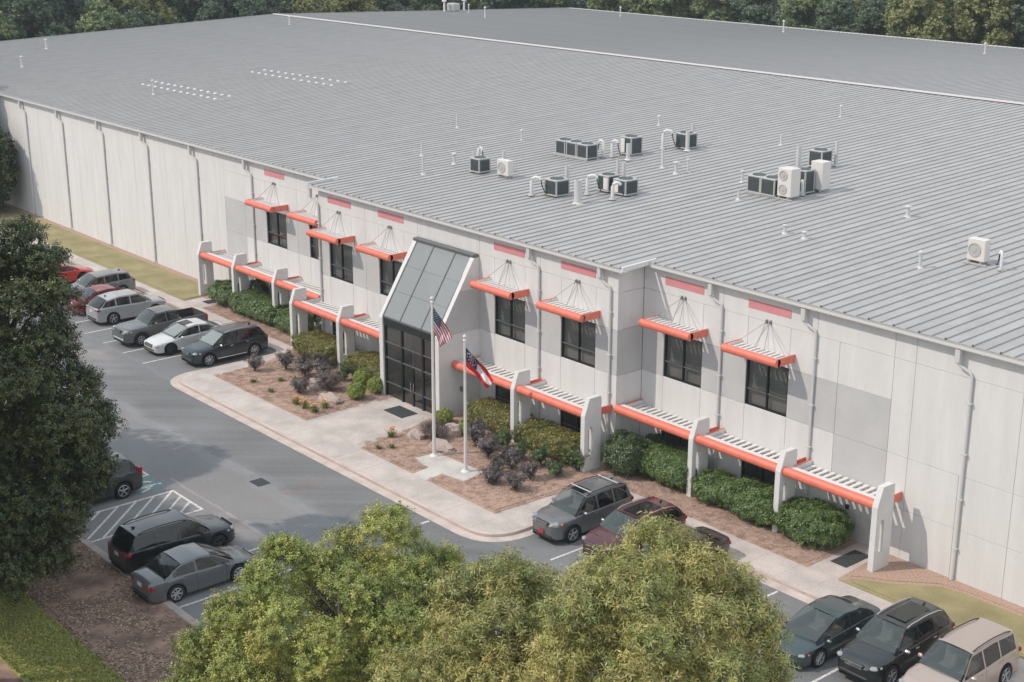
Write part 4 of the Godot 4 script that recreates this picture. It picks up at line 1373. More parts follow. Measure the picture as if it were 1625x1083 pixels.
	rm.grid(rs, true)
	# frame of the side windows, with the window openings left out
	var gl := MB.new()
	var wins: Array = s.wins
	var qs := []
	var q := zr
	while q < zf:
		qs.append(q)
		q += 0.03
	qs.append(zf)
	for w in wins: qs.append(w[0]); qs.append(w[1])
	qs.sort()
	var rail := 0.055
	for i in qs.size() - 1:
		var a: float = qs[i]; var b: float = qs[i + 1]
		if b - a < 0.0005: continue
		var in_win := false
		for w in wins: if a >= w[0] - 0.0005 and b <= w[1] + 0.0005: in_win = true
		var ya0: float = curve(s.belt, a); var yb0: float = curve(s.belt, b)
		var ya1: float = curve(roof, a) - 0.03; var yb1: float = curve(roof, b) - 0.03
		if ya1 < ya0 + 0.01 and yb1 < yb0 + 0.01: continue
		var spans := [[0.0, 1.0]]
		var la := rail / maxf(ya1 - ya0, 0.06); var lb := rail / maxf(yb1 - yb0, 0.06)
		for k in [1.0, -1.0]:
			var pt := func(qq: float, y: float) -> Vector3: return Vector3(k * side_x.call(qq, y), y, qq)
			var opening: bool = in_win and ya1 - ya0 > rail * 2.2 and yb1 - yb0 > rail * 2.2
			if opening:
				rm.quad(pt.call(a, ya0), pt.call(b, yb0), pt.call(b, yb0 + 0.03), pt.call(a, ya0 + 0.03), Vector3(k, 0, 0))
				rm.quad(pt.call(a, ya1 - rail), pt.call(b, yb1 - rail), pt.call(b, yb1), pt.call(a, ya1), Vector3(k, 0, 0))
			else:
				rm.quad(pt.call(a, ya0), pt.call(b, yb0), pt.call(b, maxf(yb1, yb0)), pt.call(a, maxf(ya1, ya0)), Vector3(k, 0, 0))
	part("roof", rm.mesh(30), mat, o)
	for w in wins:
		for k in [1.0, -1.0]:
			var pm := MB.new()
			var nn := 8
			var count := 0
			for i in nn:
				var a: float = lerpf(w[0], w[1], i / float(nn)); var b: float = lerpf(w[0], w[1], (i + 1) / float(nn))
				var ya0: float = curve(s.belt, a) + 0.025; var yb0: float = curve(s.belt, b) + 0.025
				var ya1: float = curve(roof, a) - 0.03 - rail + 0.005; var yb1: float = curve(roof, b) - 0.03 - rail + 0.005
				if ya1 - ya0 < 0.05 or yb1 - yb0 < 0.05: continue
				count += 1
				pm.quad(Vector3(k * (side_x.call(a, ya0) - 0.012), ya0, a), Vector3(k * (side_x.call(b, yb0) - 0.012), yb0, b), Vector3(k * (side_x.call(b, yb1) - 0.012), yb1, b), Vector3(k * (side_x.call(a, ya1) - 0.012), ya1, a), Vector3(k, 0, 0))
			if count > 0: part("side_window", pm.mesh(40), M.car_tint if w[1] < s.get("tint", -9.0) or s.get("dark_glass", false) else M.car_glass, o)
	# windscreen and rear glass, bowed across
	for e in 2:
		var foot: Array = roof[-1] if e == 0 else roof[0]
		var head: Array = roof[-2] if e == 0 else roof[1]
		var sgn := 1.0 if e == 0 else -1.0
		var g := []
		for i in 7:
			var t := i / 6.0
			var qq: float = lerpf(foot[0], head[0], t); var y: float = lerpf(foot[1], head[1], t) + sin(t * PI) * 0.025
			var w: float = side_x.call(qq, y) - 0.03
			var a := PackedVector3Array()
			for j in 9:
				var x := j / 4.0 - 1.0
				a.push_back(Vector3(x * w, y + 0.012 * (1.0 - x * x), qq + sgn * (1.0 - x * x) * 0.10 * (1.0 - t * 0.6)))
			g.append(a)
		var gm := MB.new()
		gm.grid(g, e == 0)
		var gmat: Material = M.car_shield if e == 0 else (M.car_tint if s.get("tint", -9.0) > -9.0 else M.car_glass)
		part("windscreen" if e == 0 else "rear_window", gm.mesh(60), gmat, o)
	if s.get("shade", false):
		var sm := MB.new()
		var fo: Array = roof[-1]; var he: Array = roof[-2]
		sm.quad(Vector3(-hw * 0.74, fo[1] + 0.02, fo[0] - 0.07), Vector3(hw * 0.74, fo[1] + 0.02, fo[0] - 0.07), Vector3(hw * 0.6, he[1] - 0.08, he[0] - 0.04), Vector3(-hw * 0.6, he[1] - 0.08, he[0] - 0.04), Vector3(0, 1, 1))
		part("sunshade", sm.mesh(), M.sunshade, o)
	# dashboard, seats, steering wheel
	var im := MB.new()
	var cy: float = curve(s.belt, zf)
	im.bx(-hw * 0.78, hw * 0.78, cy - 0.3, cy - 0.02, zf - 0.62, zf - 0.05, 0.06)
	part("dashboard", im.mesh(), M.plastic, o)
	var seat := MB.new()
	seat.bevel(Vector3(0.5, 0.16, 0.5), 0.05, Transform3D(Basis(), Vector3(0, -0.22, 0.2)))
	seat.bevel(Vector3(0.48, 0.62, 0.14), 0.05, Transform3D(Basis(Vector3.RIGHT, -0.22), Vector3(0, 0.06, -0.08)))
	seat.bevel(Vector3(0.26, 0.18, 0.1), 0.04, Transform3D(Basis(Vector3.RIGHT, -0.15), Vector3(0, 0.42, -0.16)))
	var seat_mesh := seat.mesh()
	var sz: float = ztop_f - 0.45
	for k in [-1, 1]: part("seat", seat_mesh, M.cloth_seat, o, Vector3(k * hw * 0.42, cy - 0.05, sz))
	if zr < sz - 1.1:
		for k in [-1, 1]: part("seat", seat_mesh, M.cloth_seat, o, Vector3(k * hw * 0.4, cy - 0.05, sz - 0.9))
	# ---- wheels
	var wp := wheel_parts(r, s.get("rim", 0))
	for a in ax:
		for k in [1.0, -1.0]:
			var wn := node("wheel", o, Vector3(k * (hw - 0.115), r, a), 0.0 if k > 0 else PI)
			part("tyre", wp[0], M.tyre, wn)
			part("rim", wp[1], M.rim_dark if s.get("dark_rim", false) else M.rim, wn)
			part("brake_disc", wp[2], M.plastic, wn)
	# ---- lamps, grille, bumper, plates, mirrors, handles
	var nose := L / 2; var tail := -L / 2
	var hy: float = s.get("lamp_y", curve(s.top, nose - 0.25) - 0.13)
	for k in [1.0, -1.0]:
		var hm := MB.new()
		var hx: float = hw * curve(plan, nose - 0.28) - 0.175
		hm.bevel(Vector3(0.26, s.get("lamp_h", 0.13), 0.42), 0.05, Transform3D(Basis(Vector3.UP, k * 0.62), Vector3(k * hx, hy, nose - 0.27)))
		part("headlight", hm.mesh(40), M.lamp_clear, o)
		var am := MB.new()
		am.bevel(Vector3(0.1, 0.1, 0.16), 0.03, Transform3D(Basis(Vector3.UP, k * 0.3), Vector3(k * (hw * curve(plan, nose - 0.45) - 0.045), hy - 0.01, nose - 0.44)))
		part("turn_signal", am.mesh(40), M.lamp_amber if s.get("amber", false) else M.lamp_clear, o)
		var tm := MB.new()
		var ty: float = s.get("tail_y", curve(s.belt, tail + 0.15) - 0.12)
		tm.bevel(Vector3(s.get("tail_w", 0.3), s.get("tail_h", 0.15), 0.2), 0.03, Transform3D(Basis(Vector3.UP, -k * 0.28), Vector3(k * (hw * curve(plan, tail + 0.13) - s.get("tail_w", 0.3) * 0.45), ty, tail + 0.105)))
		part("tail_light", tm.mesh(40), M.lamp_red, o)
		var mm := MB.new()
		mm.bevel(Vector3(0.2, 0.14, 0.12), 0.045, Transform3D(Basis(Vector3.UP, k * 0.2), Vector3(k * (hw + 0.07), cy + 0.09, zf - 0.42)))
		mm.bx(minf(k * (hw - 0.08), k * (hw + 0.01)), maxf(k * (hw - 0.08), k * (hw + 0.01)), cy + 0.03, cy + 0.07, zf - 0.44, zf - 0.38)
		part("mirror", mm.mesh(40), M.chrome if s.get("chrome", false) else mat, o)
		for d in s.handles:
			var dm := MB.new()
			dm.bx(-0.02, 0.02, -0.018, 0.018, -0.09, 0.09, 0.01)
			var hb: float = curve(s.belt, d) - 0.1
			part("door_handle", dm.mesh(), M.chrome if s.get("chrome", false) else mat, o, Vector3(k * hw * curve(plan, d) * 0.992, hb, d))
		if s.get("rails", 0) > 0:
			var rr := MB.new()
			var p := []
			for i in 9:
				var qq := lerpf(ztop_r + 0.12, ztop_f - 0.1, i / 8.0)
				var y := curve(roof, qq)
				p.append(Vector3(k * (side_x.call(qq, y) * 0.93), y + (0.055 if i > 0 and i < 8 else 0.0), qq))
			rr.tube(p, 0.02, 6)
			part("roof_rail", rr.mesh(50), M.chrome if s.rails == 2 else M.plastic, o)
		if s.get("sill", false):
			var sl := MB.new()
			sl.bx(-0.012, 0.012, s.clear + 0.1, s.clear + 0.15, ax[0] + arch + 0.08, ax[1] - arch - 0.08, 0.006)
			part("sill_trim", sl.mesh(), M.chrome, o, Vector3(k * (hw * 0.995), 0, 0))
		if s.get("flare", false):
			for a in ax:
				var fm := MB.new()
				var pts := []
				for i in 13: pts.append(Vector3(k * (hw * curve(plan, a) * 0.99), r - 0.02 + sin(PI * i / 12.0) * (arch + 0.015), a - cos(PI * i / 12.0) * (arch + 0.015)))
				fm.tube(pts, 0.032, 6)
				part("wheel_arch", fm.mesh(50), M.plastic, o)
	var gy: float = s.get("grille_y", hy - 0.04)
	var gw: float = s.get("grille_w", W * 0.42)
	var gh: float = s.get("grille_h", 0.2)
	var grl := MB.new()
	grl.bevel(Vector3(gw, gh, 0.12), 0.04, Transform3D(Basis(), Vector3(0, gy, nose - 0.04)))
	part("grille", grl.mesh(40), M.plastic, o)
	grl = MB.new()
	for i in 3: grl.bx(-gw * 0.44, gw * 0.44, gy - gh * 0.3 + i * gh * 0.28, gy - gh * 0.3 + i * gh * 0.28 + 0.018, nose + 0.02, nose + 0.035)
	part("grille_bar", grl.mesh(), M.chrome if s.get("chrome_nose", true) else M.plastic, o)
	var bm := MB.new()
	bm.bevel(Vector3(W * 0.62, 0.13, 0.16), 0.04, Transform3D(Basis(), Vector3(0, s.clear + 0.17, nose - 0.05)))
	bm.bevel(Vector3(W * 0.66, 0.14, 0.16), 0.04, Transform3D(Basis(), Vector3(0, s.clear + 0.18, tail + 0.05)))
	part("bumper", bm.mesh(40), M.plastic if not s.get("chrome_bumper", false) else M.chrome, o)
	var lp := MB.new()
	lp.bx(-0.16, 0.16, -0.08, 0.08, -0.01, 0.01, 0.006)
	part("licence_plate", lp.mesh(), M.plate, o, Vector3(0, s.get("plate_y", 0.72), tail - s.get("plate_out", 0.012)))
	if s.has("front_plate"): part("licence_plate", lp.mesh(), s.front_plate, o, Vector3(0, s.clear + 0.27, nose + 0.05))
	if s.has("sunroof"):
		var sr: Array = s.sunroof
		var ym: float = curve(roof, (sr[0] + sr[1]) / 2) + 0.028
		var slope: float = (curve(roof, sr[1]) - curve(roof, sr[0])) / (sr[1] - sr[0])
		var sm := MB.new()
		sm.bevel(Vector3(W * 0.42, 0.014, sr[1] - sr[0]), 0.006, Transform3D(Basis(Vector3.RIGHT, -atan(slope)), Vector3(0, ym, (sr[0] + sr[1]) / 2)))
		part("sunroof", sm.mesh(), M.car_tint, o)
	if s.get("fin", false):
		var fm := MB.new()
		fm.bevel(Vector3(0.04, 0.08, 0.16), 0.018, Transform3D(Basis(Vector3.RIGHT, 0.3), Vector3(0, curve(roof, ztop_r + 0.25) + 0.06, ztop_r + 0.25)))
		part("antenna", fm.mesh(40), M.plastic, o)
	if s.get("crossbars", false):
		for qq in [ztop_r + 0.45, ztop_f - 0.35]:
			var cb := MB.new()
			var y := curve(roof, qq)
			cb.bx(-hw * 0.66, hw * 0.66, y + 0.06, y + 0.10, qq - 0.04, qq + 0.04, 0.015)
			part("roof_bar", cb.mesh(), M.unit_grey, o)
	# wipers lying at the foot of the windscreen
	var wi := MB.new()
	for k in [-0.5, 0.2]: wi.tube([Vector3(hw * k, cy + 0.02, zf + 0.07), Vector3(hw * (k + 0.6), cy + 0.10, zf - 0.02)], 0.012, 5)
	part("wiper", wi.mesh(), M.plastic, o)
	return o

func sedan(L := 4.75, W := 1.84, H := 1.45) -> Dictionary:
	return {"L": L, "W": W, "r": 0.335, "clear": 0.2, "axles": [-L / 2 + 1.03, L / 2 - 0.93],
		"belt": [[-L / 2, 0.90], [-1.2, 0.96], [0.6, 0.90], [L / 2 - 0.8, 0.80], [L / 2, 0.66]],
		"top": [[-L / 2, 1.0], [-L / 2 + 0.5, 1.06], [-1.4, 1.05], [0.7, 0.98], [1.2, 0.95], [L / 2 - 0.5, 0.82], [L / 2, 0.66]],
		"roof": [[-L / 2 + 0.62, 1.05], [-0.95, H - 0.06], [-0.2, H], [0.30, H - 0.05], [1.22, 0.955]],
		"wins": [[-1.33, -0.42], [-0.36, 0.98]], "doors": [-1.05, -0.39, 0.85], "handles": [-0.95, 0.0], "plate_y": 0.75, "plate_out": 0.012}

func suv(L := 4.6, W := 1.88, H := 1.68) -> Dictionary:
	return {"L": L, "W": W, "r": 0.365, "clear": 0.23, "clad": true, "axles": [-L / 2 + 0.98, L / 2 - 0.92],
		"belt": [[-L / 2, 1.06], [-1.4, 1.09], [0.7, 1.03], [L / 2 - 0.75, 0.95], [L / 2, 0.78]],
		"top": [[-L / 2, 1.1], [-L / 2 + 0.2, 1.12], [0.85, 1.1], [1.25, 1.08], [L / 2 - 0.35, 0.97], [L / 2, 0.78]],
		"roof": [[-L / 2 + 0.12, 1.10], [-L / 2 + 0.50, H - 0.07], [-0.8, H - 0.005], [0.40, H - 0.04], [1.18, 1.07]],
		"wins": [[-L / 2 + 0.35, -1.12], [-1.04, -0.18], [-0.1, 1.0]], "doors": [-1.15, -0.14, 0.85], "handles": [-0.98, 0.05], "tint": 0.0, "plate_y": 0.85, "tail_y": 0.98, "rails": 1, "fin": true}

func build_cars() -> void:
	var g := Vector3.ZERO
	# the row in front of the entrance, from the end bay outwards
	var s := suv(4.77, 1.89, 1.68)
	s.merge({"sill": true, "chrome": true, "rim": 1, "shade": true, "rails": 2}, true)
	car("suv", "dark teal SUV with chrome sill strip, in the end bay beside the planted island", "car", s, paint(0.012, 0.028, 0.033), Vector3(-31.86, 0, 7.05), 0.0)
	s = sedan(4.84, 1.86, 1.45)
	s.merge({"sunroof": [-0.25, 0.3], "rim": 3, "dark_rim": true, "shade": true, "grille_w": 0.9, "grille_h": 0.2}, true)
	car("sedan", "white sedan with sunroof between the pickup and the dark teal SUV", "car", s, paint(0.62, 0.61, 0.60, 0.05), Vector3(-35.05, 0, 7.65), 0.0)
	var L := 5.35
	s = {"L": L, "W": 1.88, "r": 0.39, "clear": 0.32, "axles": [-1.58, 1.66], "flare": true, "rim": 2, "lamp_h": 0.19, "grille_h": 0.24, "chrome_bumper": true, "plate_y": 0.7,
		"plan": [[-L / 2, 0.93], [-L / 2 + 0.2, 0.97], [0.0, 1.0], [L / 2 - 0.6, 0.97], [L / 2 - 0.15, 0.88], [L / 2, 0.78]],
		"belt": [[-L / 2, 1.19], [-0.9, 1.19], [0.8, 1.13], [L / 2 - 0.5, 1.08], [L / 2, 0.92]], "top": [[-L / 2, 1.19], [-0.9, 1.2], [0.9, 1.2], [1.3, 1.19], [L / 2 - 0.3, 1.1], [L / 2, 0.93]],
		"roof": [[-0.86, 1.2], [-0.74, 1.72], [-0.2, 1.76], [0.5, 1.73], [1.15, 1.18]], "wins": [[-0.76, -0.08], [0.0, 0.98]], "doors": [-0.82, -0.04, 0.9], "handles": [-0.62, 0.18],
		"bed": [-L / 2 + 0.1, -0.98], "bed_floor": 0.72, "dark_glass": true, "tail_w": 0.13, "tail_h": 0.32, "tail_y": 0.98}
	car("pickup_truck", "grey crew cab pickup with empty black bed in the front row", "truck", s, paint(0.115, 0.118, 0.118), Vector3(-37.62, 0, 8.0), 0.0)
	s = suv(4.66, 1.87, 1.65)
	s.merge({"clad": false, "rails": 0, "rim": 0}, true)
	s.roof = [[-2.2, 1.1], [-1.62, 1.52], [-0.8, 1.63], [0.40, 1.61], [1.25, 1.06]]
	car("suv", "silver SUV parked nose to the pavement next to the grey pickup", "car", s, paint(0.40, 0.41, 0.41), Vector3(-42.75, 0, 7.55), PI)
	s = sedan(4.7, 1.83, 1.43)
	car("sedan", "crimson sedan half hidden beyond the silver SUV", "car", s, paint(0.24, 0.008, 0.03, 0.15), Vector3(-45.5, 0, 7.55), PI)
	s = suv(4.5, 1.82, 1.6)
	s.merge({"clad": false, "rails": 0, "chrome": true}, true)
	car("hatchback", "grey hatchback beyond the crimson sedan", "car", s, paint(0.20, 0.215, 0.22), Vector3(-48.15, 0, 6.9), 0.0)
	s = sedan(4.6, 1.86, 1.36)
	s.merge({"dark_rim": true, "rim": 3}, true)
	car("sports_coupe", "bright red coupe partly behind the tall dark tree", "car", s, paint(0.55, 0.03, 0.02, 0.0), Vector3(-53.2, 0, 7.4), PI)
	# the row with its back to the mulch
	s = suv(4.55, 1.82, 1.68)
	s.merge({"tail_h": 0.34, "tail_w": 0.2, "tail_y": 1.05}, true)
	car("suv", "black SUV on the wheelchair bay under the tall dark tree", "car", s, paint(0.010, 0.012, 0.014, 0.0), Vector3(-18.05, 0, 21.7), 0.0)
	s = suv(4.8, 1.9, 1.7)
	s.merge({"dark_glass": true, "dark_rim": true, "tail_w": 0.42, "tail_h": 0.16, "clad": false}, true)
	car("suv", "long black SUV backed to the mulch beside the hatched bay", "car", s, paint(0.006, 0.008, 0.010, 0.0), Vector3(-10.7, 0, 21.45), PI)
	s = sedan(4.58, 1.8, 1.45)
	s.merge({"tail_w": 0.36, "rim": 1}, true)
	car("sedan", "grey sedan backed to the mulch beside the long black SUV", "car", s, paint(0.13, 0.137, 0.14, 0.4), Vector3(-7.95, 0, 22.0), PI)
	# the row before the hedges
	s = suv(4.44, 1.81, 1.72)
	s.merge({"crossbars": true, "amber": true, "rails": 1, "chrome_nose": true, "lamp_h": 0.2, "grille_h": 0.22, "sunroof": [-0.15, 0.32], "front_plate": M.plate_red, "flare": true}, true)
	s.roof = [[-2.12, 1.1], [-1.9, 1.65], [-0.8, 1.72], [0.42, 1.68], [1.12, 1.08]]
	s.belt = [[-2.22, 1.06], [0.7, 1.05], [1.5, 1.02], [2.22, 0.86]]
	s.top = [[-2.22, 1.1], [0.85, 1.11], [1.25, 1.1], [1.95, 1.03], [2.22, 0.88]]
	car("suv", "dark grey SUV with roof bars at the rounded kerb corner", "car", s, paint(0.15, 0.155, 0.158), Vector3(-2.25, 0, 7.35), 0.0)
	s = suv(4.5, 1.84, 1.58)
	s.merge({"sunroof": [-1.1, 0.25], "chrome": true, "rails": 2}, true)
	car("suv", "dark red SUV with glass roof behind the treetop", "car", s, paint(0.085, 0.018, 0.02), Vector3(0.5, 0, 7.1), 0.0)
	s = sedan(4.6, 1.8, 1.44)
	car("sedan", "dark brown sedan almost hidden by the treetop", "car", s, paint(0.04, 0.03, 0.028), Vector3(3.0, 0, 7.3), 0.0)
	s = sedan(4.5, 1.75, 1.44)
	s.merge({"amber": true, "rim": 1, "grille_w": 0.75, "grille_h": 0.12}, true)
	s.roof = [[-1.72, 1.05], [-0.95, 1.38], [-0.2, 1.44], [0.25, 1.40], [1.42, 0.94]]
	s.wins = [[-1.38, -0.42], [-0.36, 1.05]]
	car("sedan", "dark green-grey sedan in the bay by the walk to the side door", "car", s, paint(0.045, 0.072, 0.075), Vector3(10.4, 0, 7.65), 0.0)
	s = suv(4.6, 1.85, 1.68)
	s.merge({"sunroof": [-1.35, 0.1], "chrome": true, "rails": 2, "sill": false}, true)
	car("suv", "black SUV with panoramic roof beside the beige one", "car", s, paint(0.008, 0.012, 0.014, 0.0), Vector3(12.65, 0, 6.75), 0.0)
	s = suv(4.75, 1.86, 1.72)
	s.merge({"rails": 1, "fin": false, "clad": false}, true)
	s.roof = [[-2.3, 1.1], [-2.05, 1.66], [-0.8, 1.74], [0.40, 1.70], [1.18, 1.08]]
	car("suv", "beige SUV with two black roof rails at the end of the row", "car", s, paint(0.42, 0.34, 0.30, 0.15), Vector3(15.05, 0, 6.6), 0.0)

# ---------------------------------------------------------------- plants
func sprig(leaves: int, twig: float, length: float, width: float, droop: float, seed: int) -> ArrayMesh:
	var r := RandomNumberGenerator.new()
	r.seed = seed
	var m := MB.new()
	for i in leaves:
		var t := (i + 0.5) / leaves
		var a := i * 2.4 + r.randf() * 0.8
		var out := Vector3(cos(a), r.randf_range(0.15, 0.9) - droop, sin(a)).normalized()
		var base := Vector3(0, twig * t, 0) + out * 0.01
		var l := length * r.randf_range(0.7, 1.2)
		var side := out.cross(Vector3.UP + Vector3(r.randf() - 0.5, 0, r.randf() - 0.5) * 1.2).normalized() * width * 0.5
		var mid := base + out * l * 0.45 + out.cross(side).normalized() * l * 0.06
		var tip := base + out * l - Vector3(0, l * 0.12, 0)
		m.tri(base, mid + side, tip); m.tri(base, tip, mid - side)
	return m.mesh()

func multi(mesh: Mesh, xf: Array, cols: Array) -> MultiMesh:
	var mm := MultiMesh.new()
	mm.transform_format = MultiMesh.TRANSFORM_3D
	mm.use_colors = true
	mm.mesh = mesh
	mm.instance_count = xf.size()
	for i in xf.size():
		mm.set_instance_transform(i, xf[i])
		mm.set_instance_color(i, cols[i])
	return mm

func aim(dir: Vector3, spin: float) -> Basis:
	var y := dir.normalized()
	var x := y.cross(Vector3(0.31, 0.2, 0.93)).normalized()
	return Basis(x, y, x.cross(y)).rotated(y, spin)

# crown made of leaf clumps: returns [MultiMesh, lobes]
func crown(r: RandomNumberGenerator, mesh: Mesh, R: float, y0: float, y1: float, lobes: int, lobe_r: float, count: int, size: float, pal: Array, shape := 1.0, hollow := 0.45) -> Array:
	var L := []
	var cy := (y0 + y1) / 2; var hy := (y1 - y0) / 2
	for i in lobes:
		var v := 1.0 - 2.0 * (i + 0.5) / lobes
		var a := i * 2.39996 + r.randf_range(-0.3, 0.3)
		var w := sqrt(maxf(0.0, 1.0 - v * v))
		# shape > 1 pulls the widest part down, < 1 keeps it round
		var lift := pow((v + 1.0) / 2.0, shape) * 2.0 - 1.0
		var lr := lobe_r * r.randf_range(0.7, 1.25)
		var reach := r.randf_range(0.78, 1.0)
		if i % 4 == 3: reach *= 0.55
		var c := Vector3(cos(a) * w * maxf(0.0, R - lr * 0.8) * reach, cy + lift * maxf(0.0, hy - lr * 0.7), sin(a) * w * maxf(0.0, R - lr * 0.8) * reach)
		var tone: Color = pal[r.randi() % pal.size()]
		L.append([c, lr, tone])
	var xf := []; var cols := []
	for i in count:
		var l: Array = L[r.randi() % lobes]
		var d := Vector3(r.randfn(), r.randfn() + 0.25, r.randfn()).normalized()
		var out: Vector3 = l[0] - Vector3(0, cy, 0)
		if out.length() > 0.1: d = (d + out.normalized() * 0.45).normalized()
		var k: float = l[1] * (1.0 - hollow * r.randf() * r.randf()) * r.randf_range(0.9, 1.06)
		var p: Vector3 = l[0] + d * k * Vector3(1, 0.85, 1)
		var up := (d + Vector3(0, 0.5, 0) + Vector3(r.randf() - 0.5, r.randf() - 0.5, r.randf() - 0.5) * 1.1).normalized()
		xf.append(Transform3D(aim(up, r.randf() * TAU).scaled(Vector3.ONE * size * r.randf_range(0.7, 1.3)), p))
		var c: Color = l[2]
		var o: Color = pal[r.randi() % pal.size()]
		c = c.lerp(o, 0.45) * r.randf_range(0.75, 1.25)
		c.a = 1.0
		cols.append(c)
	return [multi(mesh, xf, cols), L]

func trunk_mesh(r: RandomNumberGenerator, h: float, rad: float, L: Array, limbs: int) -> ArrayMesh:
	var m := MB.new()
	var pts := []; var rr := []
	for i in 7:
		var t := i / 6.0
		pts.append(Vector3(sin(t * 3.0) * rad * 0.6, h * t, cos(t * 2.3) * rad * 0.5 - rad * 0.5))
		rr.append(rad * (1.35 if i == 0 else 1.0 - 0.75 * t))
	m.tube(pts, rr, 9)
	for i in mini(limbs, L.size()):
		var c: Vector3 = L[i][0]
		var y0 := clampf(c.y - Vector2(c.x, c.z).length() * 0.8, h * 0.18, h * 0.9)
		var t := y0 / h
		var a := Vector3(sin(t * 3.0) * rad * 0.6, y0, cos(t * 2.3) * rad * 0.5 - rad * 0.5)
		var mid := a.lerp(c, 0.5) + Vector3(0, 0.12 * (c - a).length(), 0)
		var b := rad * (0.42 - 0.25 * t)
		m.tube([a, mid, c], [b, b * 0.6, b * 0.2], 6, false)
	return m.mesh(50)

func tree(called: String, label: String, group: String, at: Vector3, R: float, y0: float, y1: float, lobes: int, lobe_r: float, count: int, mesh: Mesh, size: float, pal: Array, mat: Material, seed: int, shape := 1.0) -> Node3D:
	var r := RandomNumberGenerator.new()
	r.seed = seed
	var o := thing(called, label, "tree", at, 0.0, group)
	var c := crown(r, mesh, R, y0, y1, lobes, lobe_r, count, size, pal, shape)
	part("trunk", trunk_mesh(r, y1 * 0.82, 0.035 * y1 * 0.6, c[1], lobes), M.bark_pale if seed % 2 else M.bark, o)
	scatter("crown", c[0], mat, o)
	return o

# crown of boughs: each bough carries small clumps of sprays, with gaps between
func bough_crown(r: RandomNumberGenerator, mesh: Mesh, boughs: Array, clump: float, per: int, size: float, pal: Array) -> Array:
	var L := []
	var xf := []; var cols := []
	var mid := Vector3.ZERO
	for b in boughs: mid += Vector3(b[0], b[1], b[2])
	mid /= boughs.size()
	for b in boughs:
		var c := Vector3(b[0], b[1], b[2])
		var R: float = b[3]
		L.append([c, R, Color.WHITE])
		var bough_tone: Color = pal[r.randi() % pal.size()]
		var n := int(8.0 + 20.0 * R * R * pow(0.29 / clump, 2.0))
		for i in n:
			var d := Vector3(r.randfn(), r.randfn() + 0.2, r.randfn()).normalized()
			if (c - mid).length() > 0.5: d = (d + (c - mid).normalized() * 0.35).normalized()
			var cr := clump * r.randf_range(0.65, 1.3)
			var q := c + d * maxf(0.1, R - cr * 0.8) * r.randf_range(0.70, 1.04)
			var tone: Color = bough_tone.lerp(pal[r.randi() % pal.size()], 0.6)
			for k in int(per * r.randf_range(0.6, 1.3) * cr / clump):
				var e := Vector3(r.randfn(), r.randfn() + 0.3, r.randfn()).normalized()
				var p := q + e * cr * Vector3(1, 0.7, 1) * sqrt(r.randf_range(0.15, 1.0))
				var up := (e + d * 0.5 + Vector3(0, 0.35, 0) + Vector3(r.randf() - 0.5, r.randf() - 0.5, r.randf() - 0.5)).normalized()
				xf.append(Transform3D(aim(up, r.randf() * TAU).scaled(Vector3.ONE * size * r.randf_range(0.65, 1.35)), p))
				var s: Color = tone.lerp(pal[r.randi() % pal.size()], 0.3) * r.randf_range(0.75, 1.25)
				s.a = 1.0
				cols.append(s)
	return [multi(mesh, xf, cols), L]

func bough_tree(called: String, label: String, group: String, at: Vector3, boughs: Array, clump: float, per: int, mesh: Mesh, size: float, pal: Array, mat: Material, seed: int) -> Node3D:
	var r := RandomNumberGenerator.new()
	r.seed = seed
	var o := thing(called, label, "tree", at, 0.0, group)
	var top := 0.0
	for b in boughs: top = maxf(top, b[1])
	var all := boughs.duplicate()
	# boughs low on the far and near side
	for i in 7:
		var a := TAU * i / 7.0 + 0.3
		all.append([cos(a) * 2.1, top * 0.46 + sin(a * 2.0) * 0.5, sin(a) * 2.1, 1.15])
	var c := bough_crown(r, mesh, all, clump, per, size, pal)
	part("trunk", trunk_mesh(r, top * 0.86, 0.022 * top + 0.03, c[1], all.size()), M.bark_pale if seed % 2 else M.bark, o)
	scatter("crown", c[0], mat, o)
	return o

const OAK_A := [[0.49, 7.83, -1.44, 1.08], [0.96, 6.76, -2.77, 0.82], [2.12, 7.25, -1.14, 0.84], [-0.71, 7.14, -0.52, 0.97], [1.61, 7.2, 0.44, 1.0], [-1.33, 7.02, 0.75, 0.96], [-0.44, 7.16, 1.89, 0.76], [-1.46, 5.92, 2.23, 0.9], [-2.32, 4.8, 2.8, 0.79], [0.92, 6.6, 2.18, 1.02], [0.05, 5.27, 2.87, 1.0], [2.12, 6.18, 1.62, 1.06], [2.88, 6.45, -0.04, 0.99], [2.26, 6.16, -1.76, 0.86], [-1.47, 4.13, 3.42, 1.03], [1.22, 4.61, 2.47, 1.24], [2.79, 4.77, 0.55, 1.32], [3.05, 4.73, -1.34, 1.1], [-1.85, 5.16, -0.98, 1.28], [-1.32, 5.51, -2.41, 1.11], [-2.92, 4.36, 0.33, 1.29], [-0.44, 3.77, -0.84, 1.62], [-2.58, 2.99, 1.24, 1.28], [0.29, 3.87, -2.54, 1.28]]
const OAK_B := [[-0.32, 11.44, -1.27, 0.84], [-0.38, 11.15, 0.22, 0.74], [0.56, 11.14, -1.51, 0.74], [0.77, 11.43, 0.36, 0.89], [0.68, 10.46, -2.46, 0.75], [1.32, 9.95, -2.47, 0.74], [1.76, 9.22, -2.32, 0.74], [1.76, 10.71, -0.46, 0.83], [0.21, 11.01, 1.22, 0.83], [1.71, 10.63, 0.93, 0.93], [0.18, 10.1, 1.69, 0.89], [2.28, 9.84, -0.32, 1.01], [1.63, 9.63, 1.34, 1.12], [2.14, 8.44, -2.23, 0.8], [-0.19, 8.69, 1.51, 1.04], [-1.01, 9.8, -2.91, 1.0], [-1.94, 9.15, -1.83, 1.15], [-0.43, 8.33, -3.2, 1.15], [-1.54, 7.98, -1.09, 1.28], [0.71, 7.89, -0.78, 1.48]]
